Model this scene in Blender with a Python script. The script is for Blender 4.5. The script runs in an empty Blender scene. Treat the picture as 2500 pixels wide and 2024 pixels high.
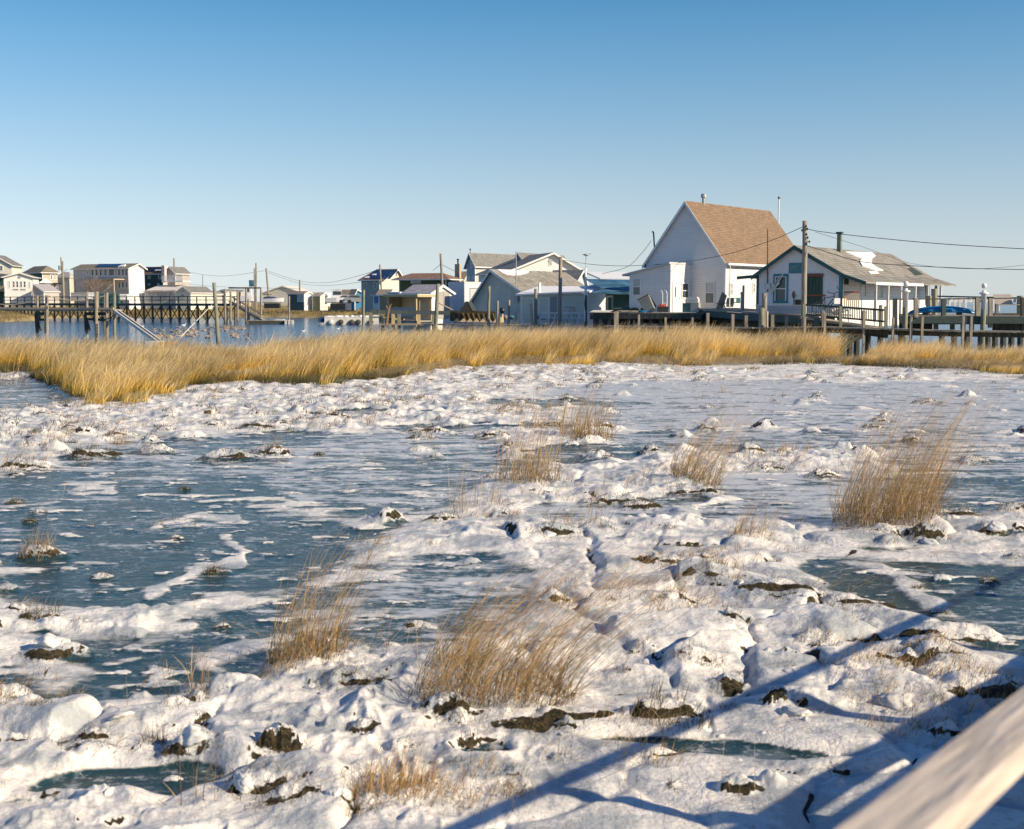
import bpy, math, random
import numpy as np
from mathutils import Vector, Matrix
random.seed(7); RNG = np.random.default_rng(11)
R = math.radians
sc = bpy.context.scene
col = sc.collection

# ------------------------------------------------------------------ camera, world, sun, exposure
FP = 3000.0                       # focal length in photo pixels (photo is 2500 wide)
CAMZ = 2.8
TILT = math.atan((1012 - 735) / FP)
ST, CT = math.sin(TILT), math.cos(TILT)
cam_d = bpy.data.cameras.new('camera'); cam = bpy.data.objects.new('camera', cam_d); col.objects.link(cam)
cam.location = (0, 0, CAMZ); cam.rotation_euler = (R(90) - TILT, 0, 0)
cam_d.sensor_width = 36; cam_d.lens = 36 * FP / 2500; cam_d.clip_start = .05; cam_d.clip_end = 30000
cam_d.dof.use_dof = True; cam_d.dof.focus_distance = 45; cam_d.dof.aperture_fstop = 4.5
sc.camera = cam
SUN_AZ, SUN_EL = 114, 28.3          # azimuth clockwise from the view direction
w = bpy.data.worlds.new('World'); sc.world = w; w.use_nodes = True
nt = w.node_tree; bg = nt.nodes['Background']
sky = nt.nodes.new('ShaderNodeTexSky'); sky.sky_type = 'NISHITA'; sky.sun_disc = False
sky.sun_elevation = R(SUN_EL); sky.sun_rotation = R(SUN_AZ); sky.altitude = 0
sky.air_density = 1.0; sky.dust_density = .6; sky.ozone_density = 2.2
WN, WL = nt.nodes, nt.links
tcw = WN.new('ShaderNodeTexCoord'); spw = WN.new('ShaderNodeSeparateXYZ'); WL.new(tcw.outputs['Generated'], spw.inputs[0])
rw = WN.new('ShaderNodeValToRGB'); rw.color_ramp.interpolation = 'B_SPLINE'
for k, (p_, c_) in enumerate([(0, (.56, .605, .625)), (.06, (.42, .515, .58)), (.13, (.215, .385, .54)), (.20, (.08, .27, .485)), (.26, (.016, .175, .385)), (.45, (.004, .07, .27)), (1, (.002, .035, .15))]):
    e_ = rw.color_ramp.elements[k] if k < 2 else rw.color_ramp.elements.new(p_)
    e_.position = p_; e_.color = (*c_, 1)
WL.new(spw.outputs['Z'], rw.inputs[0])
dt = WN.new('ShaderNodeVectorMath'); dt.operation = 'DOT_PRODUCT'; WL.new(tcw.outputs['Generated'], dt.inputs[0]); dt.inputs[1].default_value = (math.sin(R(SUN_AZ)), math.cos(R(SUN_AZ)), .4)
sq = WN.new('ShaderNodeMath'); sq.operation = 'MULTIPLY'; WL.new(dt.outputs['Value'], sq.inputs[0]); WL.new(dt.outputs['Value'], sq.inputs[1])
ph = WN.new('ShaderNodeMath'); ph.operation = 'MULTIPLY_ADD'; WL.new(sq.outputs[0], ph.inputs[0]); ph.inputs[1].default_value = .55*6.6; ph.inputs[2].default_value = .90*6.6
vm = WN.new('ShaderNodeVectorMath'); vm.operation = 'SCALE'; WL.new(rw.outputs[0], vm.inputs[0]); WL.new(ph.outputs[0], vm.inputs['Scale'])
mxw = WN.new('ShaderNodeMix'); mxw.data_type = 'RGBA'; mxw.inputs[0].default_value = .15
WL.new(vm.outputs[0], mxw.inputs[6]); WL.new(sky.outputs[0], mxw.inputs[7]); WL.new(mxw.outputs[2], bg.inputs['Color'])
bg.inputs['Strength'].default_value = .15
sd = bpy.data.lights.new('sun', 'SUN'); sun = bpy.data.objects.new('sun', sd); col.objects.link(sun)
sd.energy = 5.0; sd.angle = R(.5); sd.color = (1, .83, .60)
SV = Vector((math.sin(R(SUN_AZ)) * math.cos(R(SUN_EL)), math.cos(R(SUN_AZ)) * math.cos(R(SUN_EL)), math.sin(R(SUN_EL))))
sun.rotation_euler = SV.to_track_quat('Z', 'Y').to_euler()
sc.view_settings.view_transform = 'Standard'; sc.view_settings.look = 'None'
sc.view_settings.exposure = .36; sc.view_settings.gamma = 1
sc.cycles.max_bounces = 6; sc.cycles.use_denoising = True

# ------------------------------------------------------------------ pixel measures -> places in the world
def ray(px, py):
    u, v = (px - 1250) / FP, (py - 1012) / FP
    return Vector((u, CT - v * ST, -(ST + v * CT)))
def W(px, py, Y):
    d = ray(px, py); s = Y / d.y
    return Vector((d.x * s, Y, CAMZ + d.z * s))
def G(px, py, z=0.0):
    d = ray(px, py); s = (CAMZ - z) / -d.z
    return Vector((d.x * s, d.y * s, z))

# ------------------------------------------------------------------ tags and mesh building
def tag(o, label=None, cat=None, group=None, kind=None):
    if label: o['label'] = label
    if cat: o['category'] = cat
    if group: o['group'] = group
    if kind: o['kind'] = kind
    return o
def empty(name, loc, rz=0, label=None, cat=None, group=None):
    o = bpy.data.objects.new(name, None); col.objects.link(o); o.location = loc; o.rotation_euler = (0, 0, rz)
    o.empty_display_size = .3
    return tag(o, label, cat, group)
def copy_tree(o, parent=None):
    c = o.copy(); col.objects.link(c); c.parent = parent
    for ch in o.children: copy_tree(ch, c)
    return c
class MB:
    def __init__(s): s.v = []; s.f = []
    def add(s, vs, fs):
        n = len(s.v); s.v += [tuple(p) for p in vs]; s.f += [tuple(i + n for i in f) for f in fs]; return s
    def box(s, x0, y0, z0, x1, y1, z1):
        x0, x1 = sorted((x0, x1)); y0, y1 = sorted((y0, y1)); z0, z1 = sorted((z0, z1))
        return s.add([(x0,y0,z0),(x1,y0,z0),(x1,y1,z0),(x0,y1,z0),(x0,y0,z1),(x1,y0,z1),(x1,y1,z1),(x0,y1,z1)],
                     [(0,3,2,1),(4,5,6,7),(0,1,5,4),(1,2,6,5),(2,3,7,6),(3,0,4,7)])
    def beam(s, p, q, w, h, up=(0, 0, 1)):
        p, q = Vector(p), Vector(q); d = (q - p).normalized(); a = d.cross(Vector(up))
        if a.length < 1e-4: a = d.cross(Vector((0, 1, 0)))
        a.normalize(); b = a.cross(d)
        a *= w / 2; b *= h / 2
        return s.add([p-a-b, p+a-b, p+a+b, p-a+b, q-a-b, q+a-b, q+a+b, q-a+b],
                     [(0,1,2,3),(7,6,5,4),(0,4,5,1),(1,5,6,2),(2,6,7,3),(3,7,4,0)])
    def tube(s, pts, r, n=8, cap=True):
        pts = [Vector(p) for p in pts]; rs = r if isinstance(r, (list, tuple)) else [r] * len(pts)
        vs = []; fs = []; a = None
        for i, p in enumerate(pts):
            d = (pts[min(i + 1, len(pts) - 1)] - pts[max(i - 1, 0)])
            d = d.normalized() if d.length > 1e-9 else Vector((0, 0, 1))
            if a is None: a = d.orthogonal().normalized()
            a = (a - d * a.dot(d)); a = a.normalized() if a.length > 1e-6 else d.orthogonal().normalized()
            b = d.cross(a)
            vs += [p + (a * math.cos(2 * math.pi * k / n) + b * math.sin(2 * math.pi * k / n)) * rs[i] for k in range(n)]
        for i in range(len(pts) - 1):
            for k in range(n):
                k2 = (k + 1) % n
                fs.append((i*n+k, i*n+k2, (i+1)*n+k2, (i+1)*n+k))
        if cap: fs += [tuple(range(n))[::-1], tuple((len(pts)-1)*n + k for k in range(n))]
        return s.add(vs, fs)
    def lathe(s, c, prof, n=12):
        c = Vector(c); vs = []; fs = []
        for z, r in prof: vs += [c + Vector((r*math.cos(2*math.pi*k/n), r*math.sin(2*math.pi*k/n), z)) for k in range(n)]
        for i in range(len(prof)-1):
            for k in range(n): fs.append((i*n+k, i*n+(k+1)%n, (i+1)*n+(k+1)%n, (i+1)*n+k))
        fs += [tuple(range(n))[::-1], tuple((len(prof)-1)*n+k for k in range(n))]
        return s.add(vs, fs)
    def ell(s, c, r, n=10, m=6):
        c = Vector(c); vs = []; fs = []
        for i in range(m + 1):
            th = math.pi * (i / m * .98 + .01)
            for k in range(n):
                ph = 2*math.pi*k/n
                vs.append(c + Vector((r[0]*math.sin(th)*math.cos(ph), r[1]*math.sin(th)*math.sin(ph), -r[2]*math.cos(th))))
        for i in range(m):
            for k in range(n): fs.append((i*n+k, i*n+(k+1)%n, (i+1)*n+(k+1)%n, (i+1)*n+k))
        fs += [tuple(range(n))[::-1], tuple(m*n+k for k in range(n))]
        return s.add(vs, fs)
    def slab(s, poly, off):          # extrude a flat polygon by the vector off
        poly = [Vector(p) for p in poly]; off = Vector(off); n = len(poly)
        nrm = Vector((0, 0, 0))
        for i in range(n): nrm += poly[i].cross(poly[(i + 1) % n])
        if nrm.dot(off) > 0: poly = poly[::-1]
        return s.add(poly + [p + off for p in poly], [tuple(range(n)), tuple(range(2*n - 1, n - 1, -1))] +
                     [((i+1) % n, i, i + n, (i+1) % n + n) for i in range(n)])
    def build(s, name, m, parent=None, smooth=False):
        me = bpy.data.meshes.new(name); me.from_pydata(s.v, [], s.f); me.materials.append(m)
        if smooth: me.polygons.foreach_set('use_smooth', [True] * len(me.polygons))
        me.update(); o = bpy.data.objects.new(name, me); col.objects.link(o); o.parent = parent
        return o
def np_mesh(name, V, Q, m, attrs=None, smooth=True, parent=None):
    me = bpy.data.meshes.new(name); n = len(Q)
    me.vertices.add(len(V)); me.vertices.foreach_set('co', V.astype(np.float32).ravel())
    me.loops.add(n * 4); me.loops.foreach_set('vertex_index', Q.astype(np.int32).ravel())
    me.polygons.add(n); me.polygons.foreach_set('loop_start', np.arange(0, n*4, 4, dtype=np.int32))
    me.polygons.foreach_set('use_smooth', np.full(n, smooth))
    for k, a in (attrs or {}).items():
        at = me.attributes.new(k, 'FLOAT', 'POINT'); at.data.foreach_set('value', a.astype(np.float32).ravel())
    me.update(calc_edges=True); me.materials.append(m)
    o = bpy.data.objects.new(name, me); col.objects.link(o); o.parent = parent
    return o

# ------------------------------------------------------------------ materials
MC = {}
def mat(name, c, rough=.75, kind=None, c2=None, scale=1.0, axis='x', var=.12, metal=0, bump=.3):
    if name in MC: return MC[name]
    m = bpy.data.materials.new(name); m.use_nodes = True; MC[name] = m
    N = m.node_tree.nodes; L = m.node_tree.links; b = N['Principled BSDF']
    b.inputs['Roughness'].default_value = rough; b.inputs['Metallic'].default_value = metal
    tc = N.new('ShaderNodeTexCoord')
    nz = N.new('ShaderNodeTexNoise'); nz.inputs['Scale'].default_value = 1.7 * scale; nz.inputs['Detail'].default_value = 6
    mp = N.new('ShaderNodeMapping'); L.new(tc.outputs['Object'], mp.inputs[0]); L.new(mp.outputs[0], nz.inputs['Vector'])
    if kind == 'wood': mp.inputs['Scale'].default_value = (1.1, 12, 12) if axis == 'x' else ((14, 3, 3) if axis == 'y' else (9, 9, 1.2))
    mr = N.new('ShaderNodeMapRange'); mr.inputs[3].default_value = 1 - var; mr.inputs[4].default_value = 1 + var
    mr.inputs[1].default_value = .3; mr.inputs[2].default_value = .7
    L.new(nz.outputs[0], mr.inputs[0])
    mx = N.new('ShaderNodeMix'); mx.data_type = 'RGBA'; mx.blend_type = 'MULTIPLY'; mx.inputs[0].default_value = 1
    mx.inputs[6].default_value = (*c, 1); L.new(mr.outputs[0], mx.inputs[7]); out = mx.outputs[2]
    if c2:
        m2 = N.new('ShaderNodeMix'); m2.data_type = 'RGBA'; m2.inputs[6].default_value = (*c, 1); m2.inputs[7].default_value = (*c2, 1)
        n2 = N.new('ShaderNodeTexNoise'); n2.inputs['Scale'].default_value = .9 * scale; n2.inputs['Detail'].default_value = 5
        L.new(mp.outputs[0], n2.inputs['Vector'])
        r2 = N.new('ShaderNodeMapRange'); r2.inputs[1].default_value = .42; r2.inputs[2].default_value = .6
        L.new(n2.outputs[0], r2.inputs[0]); L.new(r2.outputs[0], m2.inputs[0]); L.new(m2.outputs[2], mx.inputs[6])
    if kind in ('siding', 'panel'):
        sp = N.new('ShaderNodeSeparateXYZ'); L.new(tc.outputs['Object'], sp.inputs[0])
        src = sp.outputs['Z']
        if kind == 'panel':
            ad = N.new('ShaderNodeMath'); ad.operation = 'ADD'; L.new(sp.outputs[0], ad.inputs[0]); L.new(sp.outputs[1], ad.inputs[1]); src = ad.outputs[0]
        ml = N.new('ShaderNodeMath'); ml.operation = 'MULTIPLY'; ml.inputs[1].default_value = 6.5 * scale; L.new(src, ml.inputs[0])
        fr = N.new('ShaderNodeMath'); fr.operation = 'FRACT'; L.new(ml.outputs[0], fr.inputs[0])
        g = N.new('ShaderNodeMath'); g.operation = 'LESS_THAN'; g.inputs[1].default_value = .16; L.new(fr.outputs[0], g.inputs[0])
        m3 = N.new('ShaderNodeMix'); m3.data_type = 'RGBA'; m3.blend_type = 'MULTIPLY'; L.new(g.outputs[0], m3.inputs[0])
        m3.inputs[7].default_value = (.80, .81, .83, 1); L.new(out, m3.inputs[6]); out = m3.outputs[2]
        bp = N.new('ShaderNodeBump'); bp.inputs['Distance'].default_value = .03; bp.inputs['Strength'].default_value = .5
        L.new(fr.outputs[0], bp.inputs['Height']); L.new(bp.outputs[0], b.inputs['Normal'])
    elif kind == 'shingle':
        sp = N.new('ShaderNodeSeparateXYZ'); L.new(tc.outputs['Object'], sp.inputs[0])
        cb = N.new('ShaderNodeCombineXYZ'); L.new(sp.outputs[0 if axis == 'x' else 1], cb.inputs[0]); L.new(sp.outputs[2], cb.inputs[1])
        br = N.new('ShaderNodeTexBrick'); br.inputs['Scale'].default_value = 1.0; L.new(cb.outputs[0], br.inputs['Vector'])
        br.inputs['Color1'].default_value = (.84, .84, .84, 1); br.inputs['Color2'].default_value = (1.18, 1.18, 1.18, 1)
        br.inputs['Mortar'].default_value = (.55, .55, .55, 1); br.inputs['Brick Width'].default_value = .33 * scale
        br.inputs['Row Height'].default_value = .12 * scale; br.inputs['Mortar Size'].default_value = .016 * scale
        m3 = N.new('ShaderNodeMix'); m3.data_type = 'RGBA'; m3.blend_type = 'MULTIPLY'; m3.inputs[0].default_value = 1
        L.new(out, m3.inputs[6]); L.new(br.outputs[0], m3.inputs[7]); out = m3.outputs[2]
    if kind in (None, 'wood', 'rough'):
        bp = N.new('ShaderNodeBump'); bp.inputs['Distance'].default_value = .02; bp.inputs['Strength'].default_value = bump
        L.new(nz.outputs[0], bp.inputs['Height']); L.new(bp.outputs[0], b.inputs['Normal'])
    L.new(out, b.inputs['Base Color'])
    return m
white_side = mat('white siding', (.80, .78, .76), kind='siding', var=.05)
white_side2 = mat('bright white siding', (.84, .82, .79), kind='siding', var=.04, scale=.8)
grey_side = mat('grey siding', (.52, .50, .49), kind='siding', var=.08)
ltgrey_side = mat('light grey siding', (.58, .58, .57), kind='siding', var=.06)
sage_side = mat('grey green siding', (.68, .68, .59), kind='siding', var=.08)
dkgreen_side = mat('dark green siding', (.05, .12, .10), kind='siding', var=.1)
beige_side = mat('beige siding', (.55, .50, .40), kind='siding', var=.06)
cream = mat('cream siding', (.72, .70, .60), kind='siding', var=.05)
stucco = mat('white stucco', (.80, .78, .78), kind='rough', var=.07, scale=4, bump=.8)
white = mat('white paint', (.82, .81, .79), rough=.5, var=.03)
offwhite = mat('aged white paint', (.68, .67, .63), rough=.6, var=.12, scale=2)
teal = mat('teal paint', (.05, .22, .26), rough=.6, var=.2)
dkteal = mat('dark teal paint', (.025, .10, .10), rough=.6, var=.25)
brown_roof = mat('brown shingles', (.24, .16, .095), kind='shingle', axis='y', var=.1)
grey_roof = mat('grey shingles', (.22, .215, .20), kind='shingle', axis='y', var=.15)
grey_roofx = mat('grey shingles along', (.24, .235, .23), kind='shingle', axis='x', var=.15)
pale_roof = mat('pale weathered shingles', (.31, .30, .26), kind='shingle', axis='y', var=.15, c2=(.25, .22, .18))
rust_roof = mat('rusty brown roofing', (.28, .17, .12), kind='shingle', axis='x', var=.2)
tan_roof = mat('tan roofing', (.46, .36, .26), kind='shingle', axis='x', var=.12)
olive_roof = mat('olive brown shingles', (.25, .22, .16), kind='shingle', axis='x', var=.15)
wood = mat('weathered wood', (.33, .29, .23), kind='wood', axis='z', c2=(.24, .21, .17), var=.25)
woodh = mat('weathered plank', (.34, .31, .26), kind='wood', axis='x', c2=(.24, .22, .18), var=.25)
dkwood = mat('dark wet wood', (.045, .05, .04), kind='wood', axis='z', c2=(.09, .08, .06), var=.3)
dkrail = mat('dark green grey railing wood', (.05, .075, .065), kind='wood', axis='x', var=.3)
greenwood = mat('greenish treated wood', (.20, .22, .16), kind='wood', axis='z', c2=(.30, .27, .20), var=.25)
yelwood = mat('yellow raw timber', (.54, .43, .24), kind='wood', axis='z', var=.15)
redwood = mat('reddish board', (.30, .08, .05), kind='wood', axis='x', var=.2)
tanwood = mat('tan board', (.50, .40, .28), kind='wood', axis='x', var=.15)
snowm = mat('roof snow', (.86, .86, .86), rough=.6, var=.03, bump=.5)
glass = mat('window glass', (.05, .07, .08), rough=.08, var=.3, bump=.02)
glassl = mat('curtained glass', (.42, .44, .44), rough=.15, var=.1, bump=.02)
solar = mat('solar panel', (.015, .03, .07), rough=.15, var=.2, bump=.02)
black = mat('black plastic', (.02, .022, .022), rough=.45, var=.2)
dkgrey = mat('dark grey plastic', (.10, .11, .11), rough=.5, var=.15)
grey = mat('grey metal', (.38, .39, .39), rough=.4, var=.12, metal=.3)
red = mat('red plastic', (.5, .05, .03), rough=.5)
blue = mat('bright blue plastic', (.015, .17, .36), rough=.3, var=.05)
bluet = mat('blue tarp', (.08, .20, .30), rough=.5, c2=(.03, .10, .15), var=.2)
navy = mat('navy canvas', (.02, .05, .13), rough=.8)
rope = mat('rope', (.45, .38, .26), rough=.9)
rust = mat('rusty pipe', (.16, .09, .05), rough=.8)
feather = mat('brown feathers', (.30, .23, .17), rough=.9, c2=(.42, .35, .28), scale=6)
featherw = mat('white feathers', (.82, .80, .77), rough=.8)
seagreen = mat('sea green paint', (.10, .20, .17), rough=.6, var=.2, kind='panel', scale=.5)
wire = mat('black cable', (.02, .02, .025), rough=.6)
SUBSTRATE = mat('concrete float', (.62, .60, .55), rough=.8, var=.15)

# ------------------------------------------------------------------ noise
_perm = RNG.permutation(256); _perm = np.concatenate([_perm, _perm])
_gr = np.stack([np.cos(np.arange(256) * 2.399963), np.sin(np.arange(256) * 2.399963)], 1)
def perlin(x, y, seed=0):
    x = x + seed * 17.31; y = y + seed * 9.77
    xi = np.floor(x).astype(int); yi = np.floor(y).astype(int); xf = x - xi; yf = y - yi
    u = xf*xf*xf*(xf*(xf*6-15)+10); v = yf*yf*yf*(yf*(yf*6-15)+10)
    def g(ix, iy, fx, fy):
        h = _perm[(_perm[ix & 255] + iy) & 255]; gg = _gr[h]; return gg[..., 0]*fx + gg[..., 1]*fy
    a = g(xi, yi, xf, yf); b = g(xi+1, yi, xf-1, yf); c = g(xi, yi+1, xf, yf-1); d = g(xi+1, yi+1, xf-1, yf-1)
    return ((a + u*(b-a)) + v*((c + u*(d-c)) - (a + u*(b-a)))) * 1.5
def fbm(x, y, o=4, seed=0, gain=.5):
    t = 0; a = 1.0; f = 1.0; n = 0
    for i in range(o): t = t + a*perlin(x*f, y*f, seed + i*3); n += a; a *= gain; f *= 2.03
    return t / n
def worley(x, y, seed=0):
    xi = np.floor(x).astype(int); yi = np.floor(y).astype(int)
    f1 = np.full(x.shape, 9.); f2 = np.full(x.shape, 9.); cid = np.zeros(x.shape, int); cx = np.zeros(x.shape); cy = np.zeros(x.shape)
    for dx in (-1, 0, 1):
        for dy in (-1, 0, 1):
            ax = xi+dx; ay = yi+dy; h = _perm[(_perm[(ax + seed*13) & 255] + ay) & 255]
            h2 = _perm[(h + 57) & 255]; px = ax + h/255.; py = ay + h2/255.
            d = np.hypot(px - x, py - y); m = d < f1
            f2 = np.where(m, f1, np.minimum(f2, d)); f1 = np.where(m, d, f1)
            cid = np.where(m, h, cid); cx = np.where(m, px, cx); cy = np.where(m, py, cy)
    return f1, f2, cid, cx, cy
def sstep(a, b, x): t = np.clip((x-a)/(b-a), 0, 1); return t*t*(3-2*t)

# ------------------------------------------------------------------ marsh terrain (snow, ice, peat)
# edge of the reed belt: photo column -> distance
RE = np.array([(-900,905),(0,912),(60,916),(105,934),(150,968),(200,990),(260,996),(350,985),(500,945),(560,935),(700,942),(816,945),(990,923),(1120,900),(1283,896),(1516,892),(1750,898),(1980,889),(2215,900),(2500,914),(3400,930)], float)
def row_to_Y(py, z=0.0):
    v = (py - 1012) / FP; return (CAMZ - z) * (CT - v*ST) / (ST + v*CT)
RE_Y = row_to_Y(RE[:, 1])
BK_PX = np.array([-900,0,300,560,700,830,950,1100,1500,1900,2040,2180,2400,3400.])
BK_Y = np.array([60,58,57,52,56,64,66,66,66,63,60,60,56,56.])     # far edge of the belt
def belt_front(px): return np.interp(px, RE[:, 0], RE_Y)
def belt_back(px): return np.interp(px, BK_PX, BK_Y)

NR, NCL = 900, 1150
Yr = 3.6 * (72 / 3.6) ** (np.arange(NR) / (NR - 1))
Uc = np.linspace(-.62, .62, NCL)
YY = np.repeat(Yr[:, None], NCL, 1); XX = YY * Uc[None, :]
def to_px(x, y, z=0.0):
    d = z - CAMZ; cz = y*CT - d*ST; dn = -(y*ST + d*CT)
    return 1250 + FP*x/cz, 1012 + FP*dn/cz
PX, PY = to_px(XX, YY)
wpx = PX + 55*fbm(XX*.9, YY*.9, 3, 5) * (9/YY)**.3
wpy = PY + 26*fbm(XX*.9, YY*.9, 3, 6) * (9/YY)**.5
POOLS = [  # cx, cy, rx, ry, slope, ice paleness
 (470,1255,600,120,-.08,.18),(120,1310,330,150,0,.12),(420,1400,420,75,-.1,.08),(900,1105,330,48,-.02,.62),(820,1190,330,70,-.05,.55),(500,1130,330,62,.0,.5),(700,1075,140,22,0,.3),
 (1030,1470,270,105,-.1,.5),(640,1500,330,60,-.3,.15),(310,1640,330,78,-.05,.05),(560,1590,200,45,-.1,.08),
 (310,1915,230,38,-.06,.03),(50,1990,90,24,0,.03),(180,1560,180,14,0,.1),
 (2330,1440,340,82,.16,.05),(2520,1500,220,110,.1,.04),(2400,1190,240,62,0,.4),(2460,1120,300,40,0,.6),
 (2050,1010,620,52,0,.80),(1750,960,420,30,0,.88),(2300,960,360,30,0,.88),(2100,1075,420,26,0,.62),(1750,1075,260,28,0,.55),(20,962,170,36,0,.45),
 (1420,1108,150,24,0,.25),(1180,1140,120,18,0,.4),(1950,1190,210,42,0,.75),(1450,1250,150,24,0,.72),(1900,1250,180,24,0,.7),
 (1780,1832,280,20,.05,.1),(1190,1850,55,16,0,.1),(1640,1225,80,18,0,.6),(1400,985,220,9,0,.35),(1200,1045,260,9,0,.3),(900,1010,160,7,0,.4),(2480,1310,60,10,0,.2)]
d = np.full(PX.shape, 9.0); pale = np.zeros(PX.shape); best = np.full(PX.shape, 9.0)
for cx, cy, rx, ry, sl, pl in POOLS:
    q = np.hypot((wpx-cx)/rx, (wpy-cy-sl*(wpx-cx))/ry)
    pale = np.where(q < best, pl, pale); best = np.minimum(best, q); d = np.minimum(d, (q-1)*np.minimum(1, 60/ry+.25))
snow = sstep(-.05, .16, d)
STROKES = [([(0,1475),(150,1512),(330,1515),(480,1490),(640,1455),(860,1405),(1000,1375)],15),([(150,1545),(300,1535),(430,1530),(330,1575)],16),
 ([(380,1450),(470,1405),(560,1375)],9),([(560,1395),(590,1345),(580,1310)],7),([(690,1250),(860,1275),(1040,1262),(1180,1235)],13),([(900,1350),(1010,1325),(1150,1325),(1300,1300)],13),
 ([(360,1282),(450,1268),(560,1262)],7),([(0,1226),(60,1228),(115,1228)],7),([(0,1400),(80,1392)],9),([(0,1560),(80,1620),(150,1650)],30),([(250,1622),(330,1618)],8),
 ([(850,1500),(980,1498)],6),([(1130,1425),(1200,1422)],6),([(180,1195),(290,1190)],6),([(480,1225),(700,1220)],6),([(2060,1360),(2140,1385),(2300,1500),(2420,1550)],14),
 ([(1700,1040),(1900,1045),(2100,1050)],5),([(1900,1010),(2200,1012)],4),([(60,1480),(170,1500)],12),([(500,1625),(560,1600),(680,1560)],16),([(1960,1335),(2200,1360),(2500,1350)],14),([(1380,1150),(1500,1140)],6),([(2200,1100),(2500,1095)],6)]
STN = fbm(XX*1.1, YY*2.2, 4, 19)
wpx = wpx + 60*fbm(XX*1.6, YY*1.6, 4, 8); wpy = wpy + 16*fbm(XX*1.6, YY*1.6, 4, 9)
isl = fbm(XX*.55, YY*1.5, 5, 23, .6); snow = np.maximum(snow, sstep(.20, .42, isl)*sstep(1.6, .9, YY/24)); snow = np.maximum(snow, .9*sstep(.26, .36, fbm(XX*1.5+3, YY*3.2, 4, 24, .6)))
for pts, wd in STROKES:
    sn_ = .75+.9*STN
    for (x0, y0), (x1, y1) in zip(pts[:-1], pts[1:]):
        t = np.clip(((wpx-x0)*(x1-x0)+4*(wpy-y0)*(y1-y0))/((x1-x0)**2+4*(y1-y0)**2), 0, 1)
        q = np.hypot((wpx-x0-t*(x1-x0))*.5, wpy-y0-t*(y1-y0))
        snow = np.maximum(snow, np.clip(sstep(1.9, .2, q/wd)*sn_*1.1, 0, 1))
far = sstep(16, 34, YY)
# snow relief: soft drifts, lumps and tilted broken slabs
wx = XX + .18*fbm(XX*1.3, YY*1.3, 3, 21); wy = YY + .18*fbm(XX*1.3, YY*1.3, 3, 22)
bil = 1 - np.abs(fbm(wx*1.25, wy*1.05, 3, 31))*2.2
lump = np.clip(fbm(wx*1.7, wy*1.35, 3, 41, .42)+.14, 0, 1)*1.15
rzn = sstep(1300, 1050, PY)
h = .03 + .05*np.clip(bil, 0, 1)**2 + .085*lump + (.011+.004*rzn)*fbm(wx*9, wy*9, 4, 51) + (.034+.012*rzn)*(1-np.abs(fbm(wx*3.1+2, wy*2.6, 4, 52))*3.0).clip(0, 1)**2
F1, F2, CID, CX, CY = worley(wx*1.15, wy*.95, 3)
tx = (np.sin(CID*1.7))*.26; ty = (np.cos(CID*2.9))*.26
slab = (.07 + .05*np.sin(CID*.9) + tx*(wx*1.15-CX) + ty*(wy*.95-CY)) * (.25+.75*sstep(.0, .26, F2-F1))
slabm = sstep(-.15, .25, fbm(XX*.5, YY*.5, 2, 61) + .5*sstep(1100, 1500, PX)*sstep(1200, 1350, PY)) * sstep(1080, 1250, PY)
crack = sstep(.0, .10, F2-F1)
h = h*(1-.62*slabm) + slabm*np.clip(slab, -.02, .3)*.6
h = h - slabm*(1-crack)*.04
crk2 = sstep(.0, .05, F2 - F1)
rough_zone = sstep(1120, 980, PY)*sstep(1700, 1200, PX - 300*sstep(930, 905, PY))
h = h + rough_zone*np.clip(fbm(XX*1.1, YY*.8, 3, 71)+.05, 0, 1)*.15
h *= 1 - .6*sstep(1600, 1850, PY)*sstep(900, 1300, PX)
calm = sstep(1150, 1060, PY)*sstep(1450, 1750, PX)
h *= 1 - .6*calm
shore_h = sstep(-.06, .5, d)
z = h * shore_h + .022*snow + (1-snow)*(.006*fbm(XX*2.2, YY*5, 3, 81) + .004*fbm(XX*9, YY*20, 2, 82))
peat = np.zeros(PX.shape)
def mound(px, py, rxp, hp, dep=.75, pe=0.0, seed=0, sharp=1.0):
    c = G(px, py); k = c.y/FP; rx = rxp*k; ry = rx*dep; hh = hp*k*.6
    i0, i1 = np.searchsorted(Yr, [c.y-2.2*ry-.3, c.y+2.2*ry+.3]); j0, j1 = np.searchsorted(Uc, [(c.x-2.2*rx)/c.y-.02, (c.x+2.2*rx)/c.y+.02])
    if i1-i0 < 2 or j1-j0 < 2: return
    sl = (slice(i0, i1), slice(j0, j1)); x = XX[sl]-c.x; y = YY[sl]-c.y
    ns = fbm(XX[sl]/rx*1.3, YY[sl]/rx*1.3, 4, 90+seed % 7)
    q = np.hypot(x/rx, y/ry)*(1+.55*ns)
    m = sstep(1.2, .12/sharp, q)
    z[sl] = np.maximum(z[sl], z[sl]*.6 + m*hh*(1+.45*fbm(XX[sl]/rx*3, YY[sl]/rx*3, 3, 5)))
    snow[sl] = np.maximum(snow[sl], sstep(.15, .5, m))
    if pe > 0:
        side = sstep(.1, -.65, y/ry + .35*x/rx*(1 if seed % 2 else -1) + .9*ns)
        peat[sl] = np.maximum(peat[sl], pe*side*sstep(.10, .3, m)*sstep(.92, .62, m))
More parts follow.
